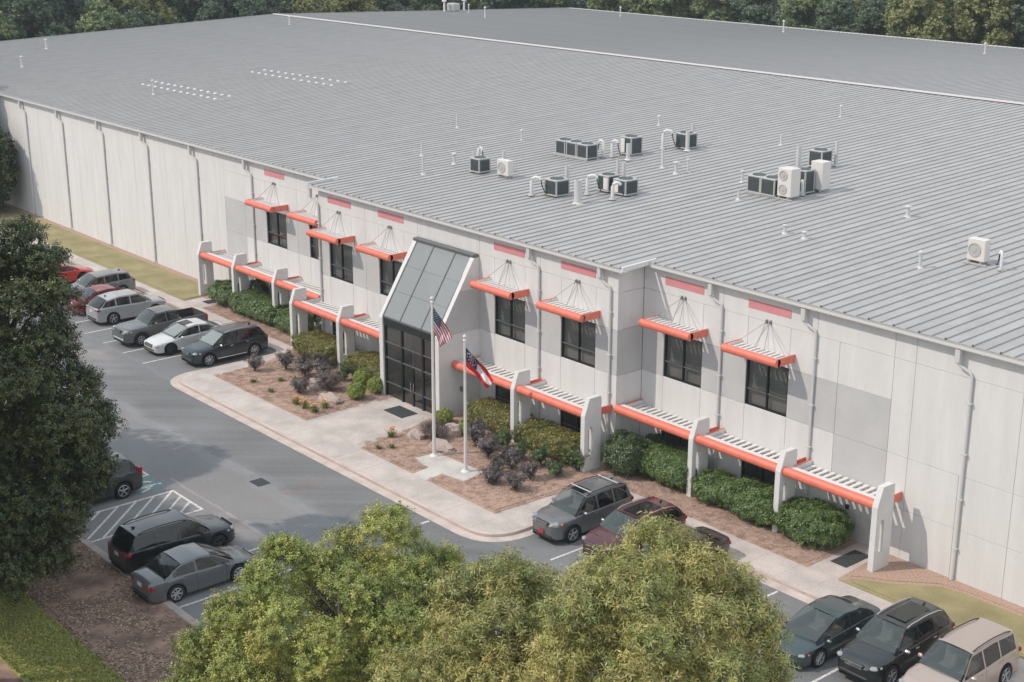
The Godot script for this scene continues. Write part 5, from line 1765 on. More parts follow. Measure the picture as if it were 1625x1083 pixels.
const OAK_C := [[0.18, 9.45, -1.38, 0.91], [-0.52, 9.17, -0.91, 0.81], [0.45, 8.99, -2.12, 0.82], [-0.14, 8.62, -0.13, 0.8], [1.31, 9.03, -0.24, 0.96], [1.85, 8.8, -1.08, 0.85], [0.03, 7.82, 0.38, 0.87], [1.59, 8.13, 0.18, 1.05], [2.1, 7.72, -0.87, 1.06], [-0.88, 7.49, 0.79, 0.73], [-0.58, 7.93, -2.02, 1.07], [-0.76, 6.87, -0.98, 1.21]]
const SHADE_A := [[-1.09, 12.41, -1.32, 1.2], [0.29, 11.88, -1.87, 0.83], [0.82, 10.7, -1.76, 0.96], [0.83, 10.43, -0.67, 1.4], [1.46, 9.07, -1.09, 1.27], [1.95, 7.53, -1.56, 1.19], [2.39, 6.19, -2.09, 1.2], [2.97, 4.98, -1.22, 1.25], [3.31, 6.68, -0.17, 1.55], [3.12, 3.65, -0.43, 1.18], [3.17, 2.43, 0.42, 1.18], [3.32, 4.43, 1.21, 1.66], [2.28, 8.23, 0.62, 1.66], [3.17, 2.14, 1.84, 1.34], [-0.04, 9.13, 0.97, 1.81], [0.47, 6.6, 1.9, 1.92], [0.75, 3.94, 2.52, 1.81], [-1.68, 11.42, -0.15, 1.39], [-1.97, 7.24, -1.03, 1.92], [-0.88, 4.41, -1.28, 2.05], [-1.51, 2.65, 0.62, 2.16], [0.46, 3.27, -1.33, 1.31], [0.48, 1.69, 1.98, 1.62], [-1.85, 10.61, -1.82, 1.43]]

func col(r: float, g: float, b: float) -> Color:
	return Color(r, g, b)

var SPR := {}

func build_trees() -> void:
	SPR.oak = sprig(15, 0.34, 0.13, 0.030, 0.25, 5)
	SPR.leafy = sprig(13, 0.20, 0.085, 0.036, 0.2, 4)
	SPR.broad = sprig(11, 0.30, 0.13, 0.065, 0.2, 6)
	SPR.far = sprig(12, 0.9, 0.62, 0.36, 0.2, 7)
	SPR.box = sprig(9, 0.10, 0.055, 0.034, 0.1, 8)
	SPR.loose = sprig(9, 0.17, 0.10, 0.045, 0.15, 9)
	SPR.fine = sprig(10, 0.22, 0.055, 0.022, 0.1, 10)
	var lime := [col(0.34, 0.37, 0.085), col(0.27, 0.32, 0.072), col(0.42, 0.41, 0.115), col(0.15, 0.205, 0.05), col(0.41, 0.36, 0.085), col(0.2, 0.255, 0.06)]
	var lime2 := [col(0.37, 0.36, 0.115), col(0.29, 0.305, 0.09), col(0.46, 0.41, 0.15), col(0.16, 0.2, 0.06), col(0.47, 0.37, 0.125), col(0.21, 0.245, 0.07)]
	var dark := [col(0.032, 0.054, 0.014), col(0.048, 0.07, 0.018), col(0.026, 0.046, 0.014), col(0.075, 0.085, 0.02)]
	var grp := "oaks in the mulch strip of the car park"
	bough_tree("oak_tree", "bright green oak hiding the grey sedan's nose", grp, Vector3(7.1, 0.1, 25.6), OAK_A, 0.29, 34, SPR.leafy, 0.95, lime, M.leaf, 101)
	bough_tree("oak_tree", "large yellow-green oak in front of the dark red SUV", grp, Vector3(18.5, 0.1, 25.9), OAK_B, 0.27, 25, SPR.oak, 0.8, lime2, M.leaf, 102)
	bough_tree("oak_tree", "lower oak crown filling the gap between two larger oaks", grp, Vector3(14.2, 0.1, 27.0), OAK_C, 0.27, 25, SPR.oak, 0.8, lime2, M.leaf, 103)
	bough_tree("shade_tree", "dark dense tree beside the long black SUV", grp, Vector3(-12.6, 0.1, 26.7), SHADE_A, 0.34, 32, SPR.broad, 0.85, dark + [col(0.11, 0.115, 0.028)], M.leaf_shrub, 104)
	tree("shade_tree", "tall dark tree standing over the wheelchair bay", grp, Vector3(-25.2, 0.1, 26.2), 4.8, 1.2, 11.4, 52, 1.6, 10500, SPR.broad, 1.2, dark + [col(0.11, 0.11, 0.03)], M.leaf_shrub, 105, 1.0)
	# trees beyond the frame whose shade falls on the mulch, the tall trees and the long wall
	for q in [[-18.0, 33.5, 6.0, 15.5, 106], [-27.0, 33.0, 6.0, 15.0, 107], [-11.6, 33.4, 3.5, 15.4, 108], [-8.0, 34.6, 3.4, 16.6, 114], [-15.0, 30.6, 3.6, 13.0, 115], [-4.6, 34.4, 2.6, 17.4, 116], [-22.0, 41.0, 6.5, 17.0, 112], [-33.0, 39.0, 6.5, 17.0, 113]]:
		tree("shade_tree", "big dark tree of the row beyond the mulch strip", "dark trees beyond the lawn strip", Vector3(q[0], 0.1, q[1]), q[2], (9.6 if q[0] > -9.0 else 7.4) if q[0] > -12.0 else 1.5, q[3], 40, 2.0 if q[0] < -16.0 else 1.3, 9000 if q[0] < -16.0 else 6500, SPR.far, 0.62, dark, M.leaf_shrub, q[4], 1.0)
	for q in [[-82.0, 5.9, 3.0, 12.4, 109], [-77.2, 6.1, 2.2, 7.0, 110], [-87.5, 6.0, 3.4, 13.0, 111]]:
		tree("shade_tree", "slim tree on the lawn shading the blank white wall", "trees on the lawn before the long wall", Vector3(q[0], 0.15, q[1] - 3.4), q[2], 0.8, q[3], 34, 1.3, 4200, SPR.far, 0.5, dark, M.leaf_shrub, q[4], 1.3)
	build_woods()

func build_woods() -> void:
	var r := RandomNumberGenerator.new()
	r.seed = 77
	var kinds := [
		["dark evergreen-looking tree of the wood behind the warehouse", [col(0.078, 0.120, 0.065), col(0.108, 0.149, 0.074), col(0.061, 0.096, 0.057)]],
		["mid green broad tree of the wood behind the warehouse", [col(0.153, 0.200, 0.078), col(0.120, 0.164, 0.074), col(0.197, 0.228, 0.083)]],
		["pale yellow-green tree of the wood behind the warehouse", [col(0.211, 0.221, 0.071), col(0.169, 0.187, 0.065), col(0.254, 0.246, 0.084)]],
		["blue-green dense tree of the wood behind the warehouse", [col(0.105, 0.153, 0.101), col(0.083, 0.126, 0.087), col(0.135, 0.178, 0.108)]]]
	var variants := []
	for k in 8:
		var boughs := []
		var nb := 17 + k % 3 * 2
		for i in nb:
			var v := 1.0 - 2.0 * (i + 0.5) / nb
			var a := i * 2.39996 + r.randf_range(-0.5, 0.5)
			var wd: float = sqrt(1.0 - v * v) * r.randf_range(0.6, 1.0) * [3.9, 3.3, 4.4, 3.0][k % 4]
			boughs.append([cos(a) * wd, 10.0 + v * 7.6 + r.randf_range(-0.7, 0.7), sin(a) * wd, r.randf_range(1.3, 2.5)])
		var c := bough_crown(r, SPR.far, boughs, 0.8, 17, 0.55, kinds[k % 4][1])
		variants.append([c[0], trunk_mesh(r, 16.0, 0.26, c[1], 30)])
	var spots := []
	# behind the far eave, and beyond the gable end
	for row in 3:
		var x := -172.0 + row * 2.0
		while x < 20.0:
			spots.append([x + r.randf_range(-1.6, 1.6), -102.0 - row * 8.0 + r.randf_range(-2.5, 2.5), row])
			x += 6.6 if row < 2 else 8.5
		var z := -96.0 + row * 2.5
		while z < 8.0:
			spots.append([-122.0 - row * 8.0 + r.randf_range(-2.0, 2.0), z + r.randf_range(-1.6, 1.6), row])
			z += 6.8 if row < 2 else 9.0
	for s in spots:
		var k: int = [0, 3, 1, 0, 3, 1, 0, 2, 3, 1, 4, 7, 5, 4, 0, 3, 6][r.randi() % 17]
		var o := thing("woodland_tree", kinds[k % 4][0], "tree", Vector3(s[0], -0.25, s[1]), r.randf() * TAU, "trees of the wood behind the warehouse, " + ["dark", "mid green", "pale", "blue-green"][k % 4])
		var sc: float = r.randf_range(0.86, 1.18) * [0.72, 0.88, 1.1][s[2]]
		o.scale = Vector3(sc * 1.12, sc, sc * 1.12)
		part("trunk", variants[k][1], M.bark, o)
		scatter("crown", variants[k][0], M.leaf_far, o)

# a shrub: leaf clumps over a lumpy core. kind "hedge" is boxy, "ball" round, "loose" open and twiggy
func shrub_set(kind: String, seed: int) -> Array:
	var r := RandomNumberGenerator.new()
	r.seed = seed
	var f := FastNoiseLite.new()
	f.seed = seed
	f.frequency = 1.1
	f.fractal_octaves = 3
	# everything in a unit box: x, z in -1..1, y in 0..1; scaled when placed
	var surf := func(d: Vector3, bump: float) -> Vector3:
		var e := 7.0 if kind == "hedge" else 2.4
		var l := pow(pow(absf(d.x), e) + pow(absf(d.y), e) + pow(absf(d.z), e), 1.0 / e)
		var p := d / l
		p *= 1.0 + bump * (0.4 if kind == "hedge" else 1.0) * f.get_noise_3dv(p * 1.6)
		return p
	return [surf, r]

# leaves are placed in true metres so that they keep their size on long hedges
func shrub(called: String, label: String, category: String, group: String, kind: String, at: Vector3, w: float, d: float, h: float, mesh: Mesh, size: float, density: float, pal: Array, seed: int) -> void:
	var o := thing(called, label, category, at, 0.0, group)
	var s := shrub_set(kind, seed)
	var surf: Callable = s[0]
	var r: RandomNumberGenerator = s[1]
	var xf := []; var cols := []
	var area := 2.0 * h * (w + d) + w * d
	var n := int(area * density * 1.5)
	for i in n:
		var dv := Vector3(r.randfn() * w, absf(r.randfn()) * h * 1.4 - 0.25 * h, r.randfn() * d)
		dv = Vector3(dv.x / w, dv.y / h, dv.z / d).normalized()
		var p: Vector3 = surf.call(dv, 0.35)
		var q := Vector3(p.x * w / 2, maxf(0.03, h * (0.47 + p.y * 0.5)), p.z * d / 2)
		q *= 1.0 - 0.34 * r.randf() * r.randf()
		var out := Vector3(p.x / w, p.y / h, p.z / d).normalized()
		var up := (out + Vector3(0, 0.5, 0) + Vector3(r.randf() - 0.5, r.randf() - 0.5, r.randf() - 0.5) * 1.2).normalized()
		xf.append(Transform3D(aim(up, r.randf() * TAU).scaled(Vector3.ONE * size * r.randf_range(0.7, 1.35)), q))
		var c: Color = pal[r.randi() % pal.size()] * r.randf_range(0.75, 1.3)
		c.a = 1.0
		cols.append(c)
	var st := MB.new()
	for i in int(6.0 + 10.0 * w):
		var foot := Vector3(r.randf_range(-0.42, 0.42) * w, 0, r.randf_range(-0.35, 0.35) * d)
		st.tube([foot, foot + Vector3(r.randfn() * 0.08, h * 0.45, r.randfn() * 0.08), foot + Vector3(r.randfn() * 0.15, h * 0.88, r.randfn() * 0.15)], [0.016, 0.012, 0.005], 5, false)
	part("stems", st.mesh(50), M.bark_pale, o)
	scatter("foliage", multi(mesh, xf, cols), M.leaf_shrub, o)

# open shrub: stems fan out from the ground, leaf sprays along them
func open_shrub(called: String, label: String, category: String, group: String, at: Vector3, w: float, h: float, mesh: Mesh, size: float, count: int, pal: Array, seed: int) -> void:
	var o := thing(called, label, category, at, 0.0, group)
	var r := RandomNumberGenerator.new()
	r.seed = seed
	var m := MB.new()
	var ends := []
	for i in 16:
		var a := i * 2.4 + r.randf()
		var reach := r.randf_range(0.25, 1.0) * w / 2
		var e := Vector3(cos(a) * reach, h * r.randf_range(0.55, 1.0), sin(a) * reach)
		m.tube([Vector3.ZERO, Vector3(e.x * 0.35, e.y * 0.55, e.z * 0.35), e], [0.014, 0.01, 0.004], 5, false)
		ends.append(e)
	part("stems", m.mesh(50), M.bark, o)
	var xf := []; var cols := []
	for i in count:
		var e: Vector3 = ends[r.randi() % ends.size()]
		var t := sqrt(r.randf_range(0.08, 1.0))
		var c := Vector3(e.x * t * lerpf(0.4, 1.0, t), e.y * t, e.z * t * lerpf(0.4, 1.0, t))
		var p := c + Vector3(r.randfn(), r.randfn() * 0.8, r.randfn()) * 0.085 * w
		p.y = maxf(0.03, p.y)
		var up := Vector3(p.x, h * 0.6, p.z) + Vector3(r.randfn(), r.randfn(), r.randfn()) * 0.25
		xf.append(Transform3D(aim(up, r.randf() * TAU).scaled(Vector3.ONE * size * r.randf_range(0.7, 1.3)), p))
		var k: Color = pal[r.randi() % pal.size()] * r.randf_range(0.7, 1.3)
		k.a = 1.0
		cols.append(k)
	scatter("foliage", multi(mesh, xf, cols), M.leaf_shrub, o)

func blade_clump(called: String, label: String, category: String, group: String, at: Vector3, w: float, h: float, blades: int, pal: Array, flowers: Array, seed: int) -> void:
	var o := thing(called, label, category, at, 0.0, group)
	var r := RandomNumberGenerator.new()
	r.seed = seed
	var m := MB.new()
	m.tri(Vector3(-0.5, 0, 0), Vector3(-0.35, 0.6, 0.25), Vector3(0.5, 0, 0)); m.tri(Vector3(0.5, 0, 0), Vector3(-0.35, 0.6, 0.25), Vector3(0.35, 0.6, 0.25))
	m.tri(Vector3(-0.35, 0.6, 0.25), Vector3(0, 0.85, 0.75), Vector3(0.35, 0.6, 0.25))
	var bm := m.mesh()
	var xf := []; var cols := []
	for i in blades:
		var a := r.randf() * TAU
		var l := h * r.randf_range(0.6, 1.15)
		var B := Basis(Vector3.UP, a) * Basis(Vector3.RIGHT, r.randf_range(0.0, 0.5))
		xf.append(Transform3D(B.scaled_local(Vector3(0.026, l, w * 0.55)), Vector3(r.randfn(), 0, r.randfn()) * w * 0.12))
		var k: Color = pal[r.randi() % pal.size()] * r.randf_range(0.8, 1.25)
		k.a = 1.0
		cols.append(k)
	scatter("leaves", multi(bm, xf, cols), M.leaf_shrub, o)
	if flowers.size() == 0: return
	m = MB.new()
	for i in 6:
		var a := TAU * i / 6.0
		var d := Vector3(cos(a), 0.7, sin(a)); var s := Vector3(-sin(a), 0, cos(a)) * 0.35
		m.tri(Vector3.ZERO, d * 0.6 + s, d); m.tri(Vector3.ZERO, d, d * 0.6 - s)
	xf = []; cols = []
	for i in 16:
		var a := r.randf() * TAU
		var q := Vector3(cos(a), 0, sin(a)) * w * r.randf_range(0.0, 0.5)
		xf.append(Transform3D(Basis(Vector3.UP, a).scaled(Vector3.ONE * 0.075), Vector3(q.x, h * r.randf_range(0.6, 0.95), q.z)))
		cols.append(flowers[r.randi() % flowers.size()])
	scatter("flowers", multi(m.mesh(), xf, cols), M.petal, o)

func boulder(label: String, at: Vector3, w: float, d: float, h: float, seed: int) -> void:
	var f := FastNoiseLite.new()
	f.seed = seed
	f.frequency = 0.9
	var m := MB.new()
	var rows := []
	for i in 10:
		var ring := PackedVector3Array()
		var ph := lerpf(-0.5, PI / 2, i / 9.0)
		for j in 16:
			var th := TAU * j / 16.0
			var p := Vector3(cos(ph) * cos(th), sin(ph), cos(ph) * sin(th))
			p *= 1.0 + 0.55 * f.get_noise_3dv(p * 1.3)
			p.y = clampf(p.y, -0.4, 0.72)
			ring.push_back(Vector3(p.x * w / 2, p.y * h, p.z * d / 2))
		rows.append(ring)
	m.grid(rows, true, true)
	single("boulder", m.mesh(28), M.rock, label, "rock", at, 0.0, "boulders in the planting beds")

func build_planting() -> void:
	var y := 0.17
	var gold := [col(0.22, 0.195, 0.045), col(0.155, 0.175, 0.042), col(0.27, 0.195, 0.045), col(0.10, 0.14, 0.038)]
	var green := [col(0.080, 0.138, 0.035), col(0.109, 0.167, 0.043), col(0.058, 0.102, 0.029), col(0.145, 0.196, 0.051)]
	var deep := [col(0.042, 0.077, 0.028), col(0.063, 0.105, 0.036), col(0.031, 0.059, 0.025)]
	var limeg := [col(0.24, 0.3, 0.045), col(0.16, 0.22, 0.038), col(0.3, 0.34, 0.07)]
	var purple := [col(0.12, 0.098, 0.102), col(0.155, 0.128, 0.128), col(0.09, 0.078, 0.084), col(0.17, 0.135, 0.125), col(0.105, 0.105, 0.075)]
	var rust := [col(0.16, 0.125, 0.115), col(0.12, 0.10, 0.098), col(0.20, 0.15, 0.13)]
	# loose green hedges between the piers of the far wing
	var hg := "green hedges under the pier canopies"
	shrub("hedge", "leafy green hedge beside the slotted pier at the grass strip", "hedge", hg, "ball", Vector3(-41.0, y, 1.55), 2.5, 1.7, 1.25, SPR.loose, 1.0, 300.0, green, 201)
	shrub("hedge", "long leafy green hedge behind the white sedan", "hedge", hg, "hedge", Vector3(-36.9, y, 1.7), 4.6, 1.6, 1.2, SPR.loose, 1.0, 300.0, green, 202)
	shrub("hedge", "short leafy green hedge behind the dark teal SUV", "hedge", hg, "ball", Vector3(-33.1, y, 1.7), 2.7, 1.5, 1.15, SPR.loose, 1.0, 300.0, green, 203)
	shrub("shrub", "tall dark bush against the wall behind the long hedge", "shrub", "", "ball", Vector3(-38.9, y, 0.55), 0.9, 0.8, 1.7, SPR.loose, 1.0, 280.0, deep, 204)
	shrub("shrub", "dark bush against the wall next to the bay corner", "shrub", "", "ball", Vector3(-30.9, y, 0.8), 0.9, 0.9, 1.8, SPR.loose, 1.0, 280.0, deep, 205)
	# clipped golden hedges
	var cg := "clipped golden hedges along the entrance bay"
	shrub("clipped_hedge", "clipped golden hedge behind the largest purple shrubs", "hedge", cg, "hedge", Vector3(-27.85, y, 3.15), 3.7, 1.75, 1.05, SPR.box, 1.15, 620.0, gold, 211)
	shrub("clipped_hedge", "clipped golden hedge touching the entrance wall by lime balls", "hedge", cg, "hedge", Vector3(-23.15, y, 2.95), 3.4, 1.7, 0.95, SPR.box, 1.15, 620.0, gold, 212)
	shrub("clipped_hedge", "clipped golden hedge next to the grey entrance side wall", "hedge", cg, "hedge", Vector3(-13.05, y, 2.75), 3.4, 1.6, 0.95, SPR.box, 1.15, 620.0, gold, 213)
	shrub("clipped_hedge", "clipped golden hedge between the two piers by the kerb corner", "hedge", cg, "hedge", Vector3(-8.75, y, 2.9), 4.1, 1.7, 1.0, SPR.box, 1.15, 620.0, gold, 214)
	# dense green hedges of the near wing
	shrub("hedge", "tall dark round bush in the inner corner beside the pier", "hedge", hg, "ball", Vector3(-4.95, y, 2.15), 1.75, 1.7, 1.75, SPR.loose, 0.95, 330.0, deep + [col(0.10, 0.125, 0.04)], 221)
	shrub("hedge", "dense green hedge beside the tall dark round bush", "hedge", hg, "hedge", Vector3(-2.75, y, 1.35), 2.6, 1.65, 1.35, SPR.loose, 0.9, 360.0, green, 222)
	shrub("shrub", "dark bush squeezed behind the dense hedge at the wall", "shrub", "", "ball", Vector3(-4.6, y, 0.6), 1.5, 0.7, 1.35, SPR.loose, 0.95, 280.0, deep, 226)
	shrub("hedge", "round green bush against the second slotted pier", "hedge", hg, "ball", Vector3(-0.25, y, 1.4), 1.75, 1.7, 1.15, SPR.loose, 0.9, 360.0, green, 223)
	shrub("hedge", "wide green hedge beneath the ground floor window", "hedge", hg, "ball", Vector3(2.0, y, 1.35), 3.1, 1.9, 1.35, SPR.loose, 0.9, 360.0, green, 224)
	shrub("hedge", "big round green hedge beside the black mat", "hedge", hg, "ball", Vector3(4.95, y, 1.35), 2.7, 2.1, 1.45, SPR.loose, 0.9, 360.0, green, 225)
	# lime balls
	for q in [[-22.3, 4.35, 0.85, 1.0, "clipped lime green ball nearest the wall by the daylilies"], [-21.05, 4.35, 0.8, 0.9, "clipped lime green ball next to the paved entrance edge"], [-20.95, 5.65, 0.85, 0.9, "clipped lime green ball beside the flat boulder"], [-15.2, 4.45, 0.8, 0.75, "clipped lime green ball at the foot of the entrance side wall"], [-13.4, 4.5, 0.75, 0.75, "small lime green ball between boulder and golden hedge"]]:
		shrub("lime_ball", q[4].replace("nearest", "close to"), "shrub", "lime green balls of the planting beds", "ball", Vector3(q[0], y, q[1]), q[2] * 0.84, q[2] * 0.84, q[3] * 0.84, SPR.box, 0.9, 760.0, limeg, 230 + int(q[0] * -3))
	# purple-leaved shrubs
	var i := 0
	for q in [[-28.2, 7.3, 1.3, 1.0, "lone purple shrub at the corner of the bed by the dark teal SUV"], [-27.3, 5.9, 1.5, 1.25, "purple shrub at the end of the group near the dark teal SUV"], [-25.7, 5.7, 1.9, 1.35, "widest purple shrub before the golden hedge"], [-24.7, 5.2, 1.6, 1.2, "purple shrub between golden hedge and pale boulder"], [-23.5, 7.4, 1.5, 0.95, "low dark purple shrub above the daylilies"],
			[-26.2, 4.35, 1.3, 1.05, "purple shrub against the first golden hedge"], [-11.8, 5.2, 1.6, 1.3, "tall purple shrub behind the two flagpoles"], [-10.3, 5.7, 1.5, 1.25, "purple shrub behind the shorter flagpole"], [-9.3, 5.6, 1.1, 0.9, "small purple shrub between two larger ones past the flagpoles"], [-8.5, 5.8, 1.3, 1.2, "upright purple shrub beyond the flagpole pad"],
			[-7.9, 7.5, 1.3, 0.75, "low purple shrub at the corner of the flagpole pad"], [-8.6, 6.6, 1.1, 0.85, "purple shrub right above the flagpole pad corner"], [-6.7, 7.2, 1.4, 1.0, "purple shrub on bare mulch towards the kerb corner"], [-7.1, 5.95, 1.2, 1.05, "purple shrub behind the one on bare mulch"], [-12.6, 4.3, 1.1, 1.0, "purple shrub in front of the hedge by the entrance wall"]]:
		open_shrub("purple_shrub", q[4], "shrub", "purple shrubs of the planting beds", Vector3(q[0], y, q[1]), q[2] * 0.76, q[3] * 0.86, SPR.loose, 0.72, int(230 * q[2] * q[2]), purple, 240 + i)
		i += 1
	# rust coloured mounds
	for q in [[-22.9, 6.0, 1.5, 0.95, "rusty brown mounded shrub behind the flat boulder"], [-13.9, 6.05, 1.35, 0.75, "brownish fine-leaved mound between two boulders near the entrance"]]:
		open_shrub("mounded_shrub", q[4], "shrub", "brown mounded shrubs", Vector3(q[0], y, q[1]), q[2], q[3], SPR.fine, 1.2, 900, rust, 260 + i)
		i += 1
	# small green shrubs in front of the hedges
	for q in [[-23.7, 4.5, 0.9, 0.9, "dark green shrub between rusty mound and golden hedge"], [-10.75, 4.3, 1.1, 0.9, "green shrub below the first pier beyond the entrance"], [-9.25, 4.7, 0.9, 0.75, "small green shrub among the purple ones"], [-8.0, 4.55, 1.0, 0.95, "upright green shrub at the golden hedge by the kerb corner"], [-6.75, 4.75, 0.95, 0.6, "low green shrub on mulch before the corner pier"], [-6.6, 3.6, 1.2, 1.1, "green shrub tucked beside the corner pier"]]:
		open_shrub("green_shrub", q[4], "shrub", "small green shrubs of the planting beds", Vector3(q[0], y, q[1]), q[2], q[3], SPR.loose, 0.8, int(380 * q[2]), green + deep, 270 + i)
		i += 1
	# daylilies and tufts
	var fl := [col(0.62, 0.30, 0.08), col(0.70, 0.42, 0.16), col(0.66, 0.36, 0.12)]
	for q in [[-22.2, 8.45, "daylily clump with orange flowers at the end by open mulch"], [-21.45, 8.45, "daylily clump with orange flowers, second from open mulch"], [-20.6, 8.4, "daylily clump with orange flowers closest to the paved corner"], [-20.8, 7.65, "daylily clump with orange flowers touching the flat boulder"], [-15.35, 7.5, "flowering daylily clump alone at the paved entrance edge"]]:
		blade_clump("daylily", q[2], "flowers", "daylilies of the planting beds", Vector3(q[0], y, q[1]), 0.62, 0.5, 70, limeg + green, fl, 300 + i)
		i += 1
	for q in [[-26.6, 8.35, "grassy tuft near the corner with the lone purple shrub"], [-25.85, 7.1, "grassy tuft before the widest purple shrub"], [-24.65, 8.45, "grassy tuft on mulch between the other tuft and daylilies"], [-14.5, 8.85, "small tuft at the bed corner by the entrance walk"], [-14.2, 8.35, "tiny tuft beside another near the entrance walk"]]:
		blade_clump("grass_tuft", q[2], "grass tuft", "grassy tufts on the mulch", Vector3(q[0], y, q[1]), 0.5, 0.32, 60, green + gold, [], 320 + i)
		i += 1
	boulder("pale upright boulder among the purple shrubs", Vector3(-23.75, y, 6.35), 1.0, 0.8, 0.6, 401)
	boulder("flat pale boulder beside the daylilies", Vector3(-21.5, y, 6.85), 1.5, 0.85, 0.42, 402)
	boulder("pinkish boulder at the brown mound by the entrance walk", Vector3(-14.55, y, 6.6), 0.95, 0.75, 0.5, 403)
	boulder("rounded pinkish boulder behind the brown mound", Vector3(-13.65, y, 5.1), 0.85, 0.8, 0.8, 404)
	boulder("flat grey slab boulder behind the taller flagpole", Vector3(-12.7, y, 6.55), 1.5, 0.9, 0.42, 405)
	# loose pine straw lying on the beds
	var sr := RandomNumberGenerator.new()
	sr.seed = 19
	var st := MB.new()
	for k in 5: st.bevel(Vector3(0.010, 0.006, 0.20), 0.002, Transform3D(Basis(Vector3.UP, k * 1.13) * Basis(Vector3.RIGHT, 0.12), Vector3(sin(k * 2.0) * 0.06, 0.006, cos(k * 3.0) * 0.06)))
	var sx := []; var sc := []
	var pad := P([[-11.15, 9.6], [-11.3, 8.55], [-12.7, 8.3], [-12.4, 6.95], [-9.1, 6.8], [-8.8, 8.3], [-10.2, 8.5], [-10.05, 9.6]])
	var sp := [col(0.50, 0.35, 0.28), col(0.42, 0.285, 0.225), col(0.56, 0.42, 0.34), col(0.36, 0.24, 0.19)]
	for q in [[-29.0, -20.0, 3.8, 9.3, 1500], [-15.7, -5.3, 3.0, 9.3, 1700], [-5.0, 6.2, 2.0, 3.4, 700], [-41.0, -31.0, 2.0, 3.3, 500]]:
		for k in q[4]:
			var pt := Vector2(sr.randf_range(q[0], q[1]), sr.randf_range(q[2], q[3]))
			if Geometry2D.is_point_in_polygon(pt, pad): continue
			sx.append(Transform3D(Basis(Vector3.UP, sr.randf() * TAU).scaled(Vector3.ONE * sr.randf_range(0.7, 1.4)), Vector3(pt.x, 0.177 if pt.y < 20.0 else 0.147, pt.y)))
			var k2: Color = sp[sr.randi() % 4] * sr.randf_range(0.8, 1.2)
			k2.a = 1.0
			sc.append(k2)
	# dead leaves and bark bits under the trees, in drifts
	var drift := FastNoiseLite.new()
	drift.seed = 61
	drift.frequency = 0.35
	var litter := MB.new()
	litter.tri(Vector3(-0.04, 0.004, 0), Vector3(0, 0.018, 0.03), Vector3(0.05, 0.006, 0)); litter.tri(Vector3(-0.04, 0.004, 0), Vector3(0.05, 0.006, 0), Vector3(0.01, 0.012, -0.03))
	var lx := []; var lc := []
	var lp := [col(0.34, 0.23, 0.17), col(0.22, 0.135, 0.10), col(0.42, 0.31, 0.23), col(0.15, 0.095, 0.075), col(0.28, 0.20, 0.12)]
	while lx.size() < 15000:
		var pt := Vector2(sr.randf_range(-18.0, 8.0), sr.randf_range(23.9, 27.35))
		if drift.get_noise_2dv(pt) + sr.randf_range(-0.35, 0.35) < 0.0: continue
		lx.append(Transform3D(Basis(Vector3.UP, sr.randf() * TAU).scaled(Vector3.ONE * sr.randf_range(0.7, 1.7)), Vector3(pt.x, 0.146, pt.y)))
		var k3: Color = lp[sr.randi() % 5] * sr.randf_range(0.8, 1.25)
		k3.a = 1.0
		lc.append(k3)
	var fallen := scatter("leaf_litter", multi(litter.mesh(), lx, lc), M.straw, self)
	fallen.set_meta("label", "dead leaves and bark scattered on soil under the trees")
	fallen.set_meta("category", "leaf litter")
	var straw := scatter("pine_straw", multi(st.mesh(), sx, sc), M.straw, self)
	straw.set_meta("label", "loose pine straw lying over the planting beds")
	straw.set_meta("category", "mulch")
	# grass of the lawn strip under the oaks
	var r := RandomNumberGenerator.new()
	r.seed = 9
	var m := MB.new()
	m.tri(Vector3(-0.5, 0, 0), Vector3(0.15, 1, 0.3), Vector3(0.5, 0, 0)); m.tri(Vector3(0, 0, -0.5), Vector3(-0.3, 0.8, 0.1), Vector3(0, 0, 0.5))
	m.tri(Vector3(-0.2, 0, 0.4), Vector3(0.3, 0.9, -0.3), Vector3(0.3, 0, -0.3))
	var xf := []; var cols := []
	var gp := [col(0.30, 0.31, 0.07), col(0.21, 0.25, 0.055), col(0.36, 0.34, 0.10), col(0.40, 0.37, 0.16)]
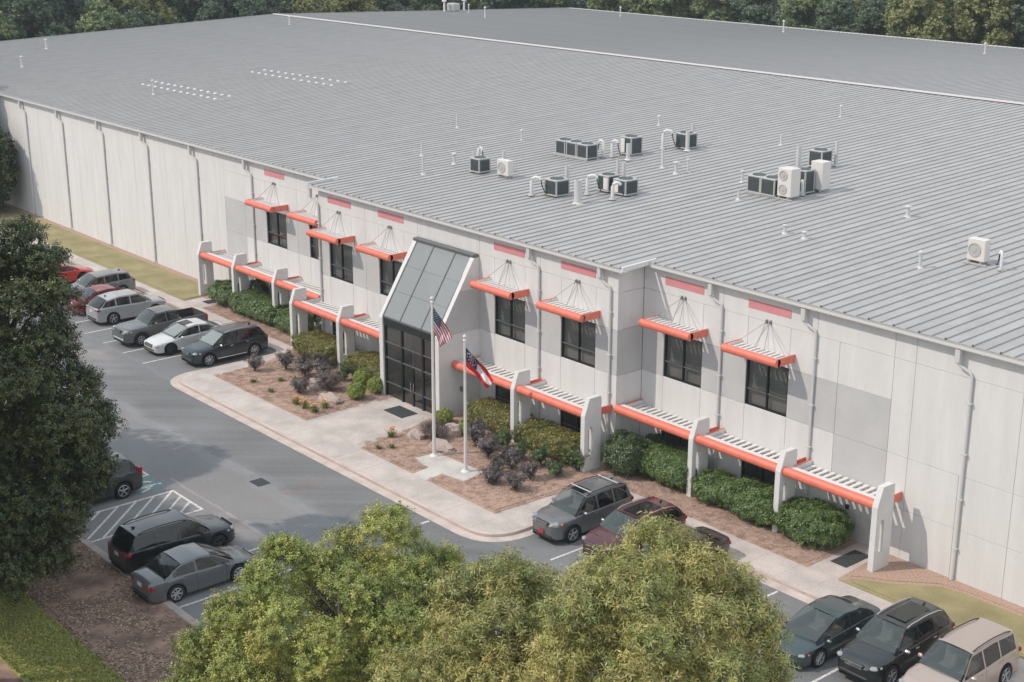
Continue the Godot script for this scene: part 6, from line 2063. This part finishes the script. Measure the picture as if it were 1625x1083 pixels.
	for k in 26000:
		var p := Vector3(r.randf_range(-17.0, 6.0), 0.15, r.randf_range(27.4, 29.9))
		xf.append(Transform3D(Basis(Vector3.UP, r.randf() * TAU).scaled(Vector3(0.09, r.randf_range(0.03, 0.08), 0.09)), p))
		var c: Color = gp[r.randi() % 4] * r.randf_range(0.8, 1.3)
		c.a = 1.0
		cols.append(c)
	var g := scatter("grass", multi(m.mesh(), xf, cols), M.leaf_shrub, self)
	g.set_meta("kind", "stuff")
	g.set_meta("label", "short grass blades of the lawn strip beyond the mulch")
	g.set_meta("category", "grass")

# ---------------------------------------------------------------- scene
func _ready() -> void:
	var cam := Camera3D.new()
	cam.name = "camera"
	cam.position = Vector3(37.729, 25.187, 45.375)
	cam.rotation = Vector3(-0.3016, 0.8629, 0.0017)
	cam.fov = rad_to_deg(2.0 * atan(541.5 / 2309.2))
	cam.near = 0.5
	cam.far = 3000.0
	add_child(cam)
	cam.current = true
	var env := Environment.new()
	env.background_mode = Environment.BG_SKY
	var sky := Sky.new()
	var sm := ProceduralSkyMaterial.new()
	sm.sky_top_color = Color(0.80, 0.85, 0.90)
	sm.sky_horizon_color = Color(0.92, 0.93, 0.93)
	sm.sky_curve = 0.25
	sm.ground_bottom_color = Color(0.42, 0.42, 0.38)
	sm.ground_horizon_color = Color(0.75, 0.77, 0.78)
	sm.sun_angle_max = 18.0
	sm.energy_multiplier = 1.35
	sky.sky_material = sm
	env.sky = sky
	env.tonemap_mode = Environment.TONE_MAPPER_LINEAR
	env.tonemap_exposure = 0.97
	env.fog_enabled = true
	env.fog_density = 0.0003
	env.fog_light_color = Color(0.90, 0.93, 0.95)
	env.sdfgi_enabled = true
	env.ssao_enabled = true
	env.ssil_enabled = true
	var we := WorldEnvironment.new()
	we.name = "environment"
	we.environment = env
	add_child(we)
	var sun := DirectionalLight3D.new()
	sun.name = "sun"
	sun.light_energy = 0.85
	sun.light_color = Color(1.0, 0.955, 0.90)
	sun.light_angular_distance = 0.7
	sun.shadow_enabled = true
	add_child(sun)
	sun.look_at_from_position(Vector3.ZERO, Vector3(0.58, -1.22, -1.0))
	make_materials()
	build_ground()
	build_house()
	build_plant()
	build_flags()
	build_cars()
	build_trees()
	build_planting()
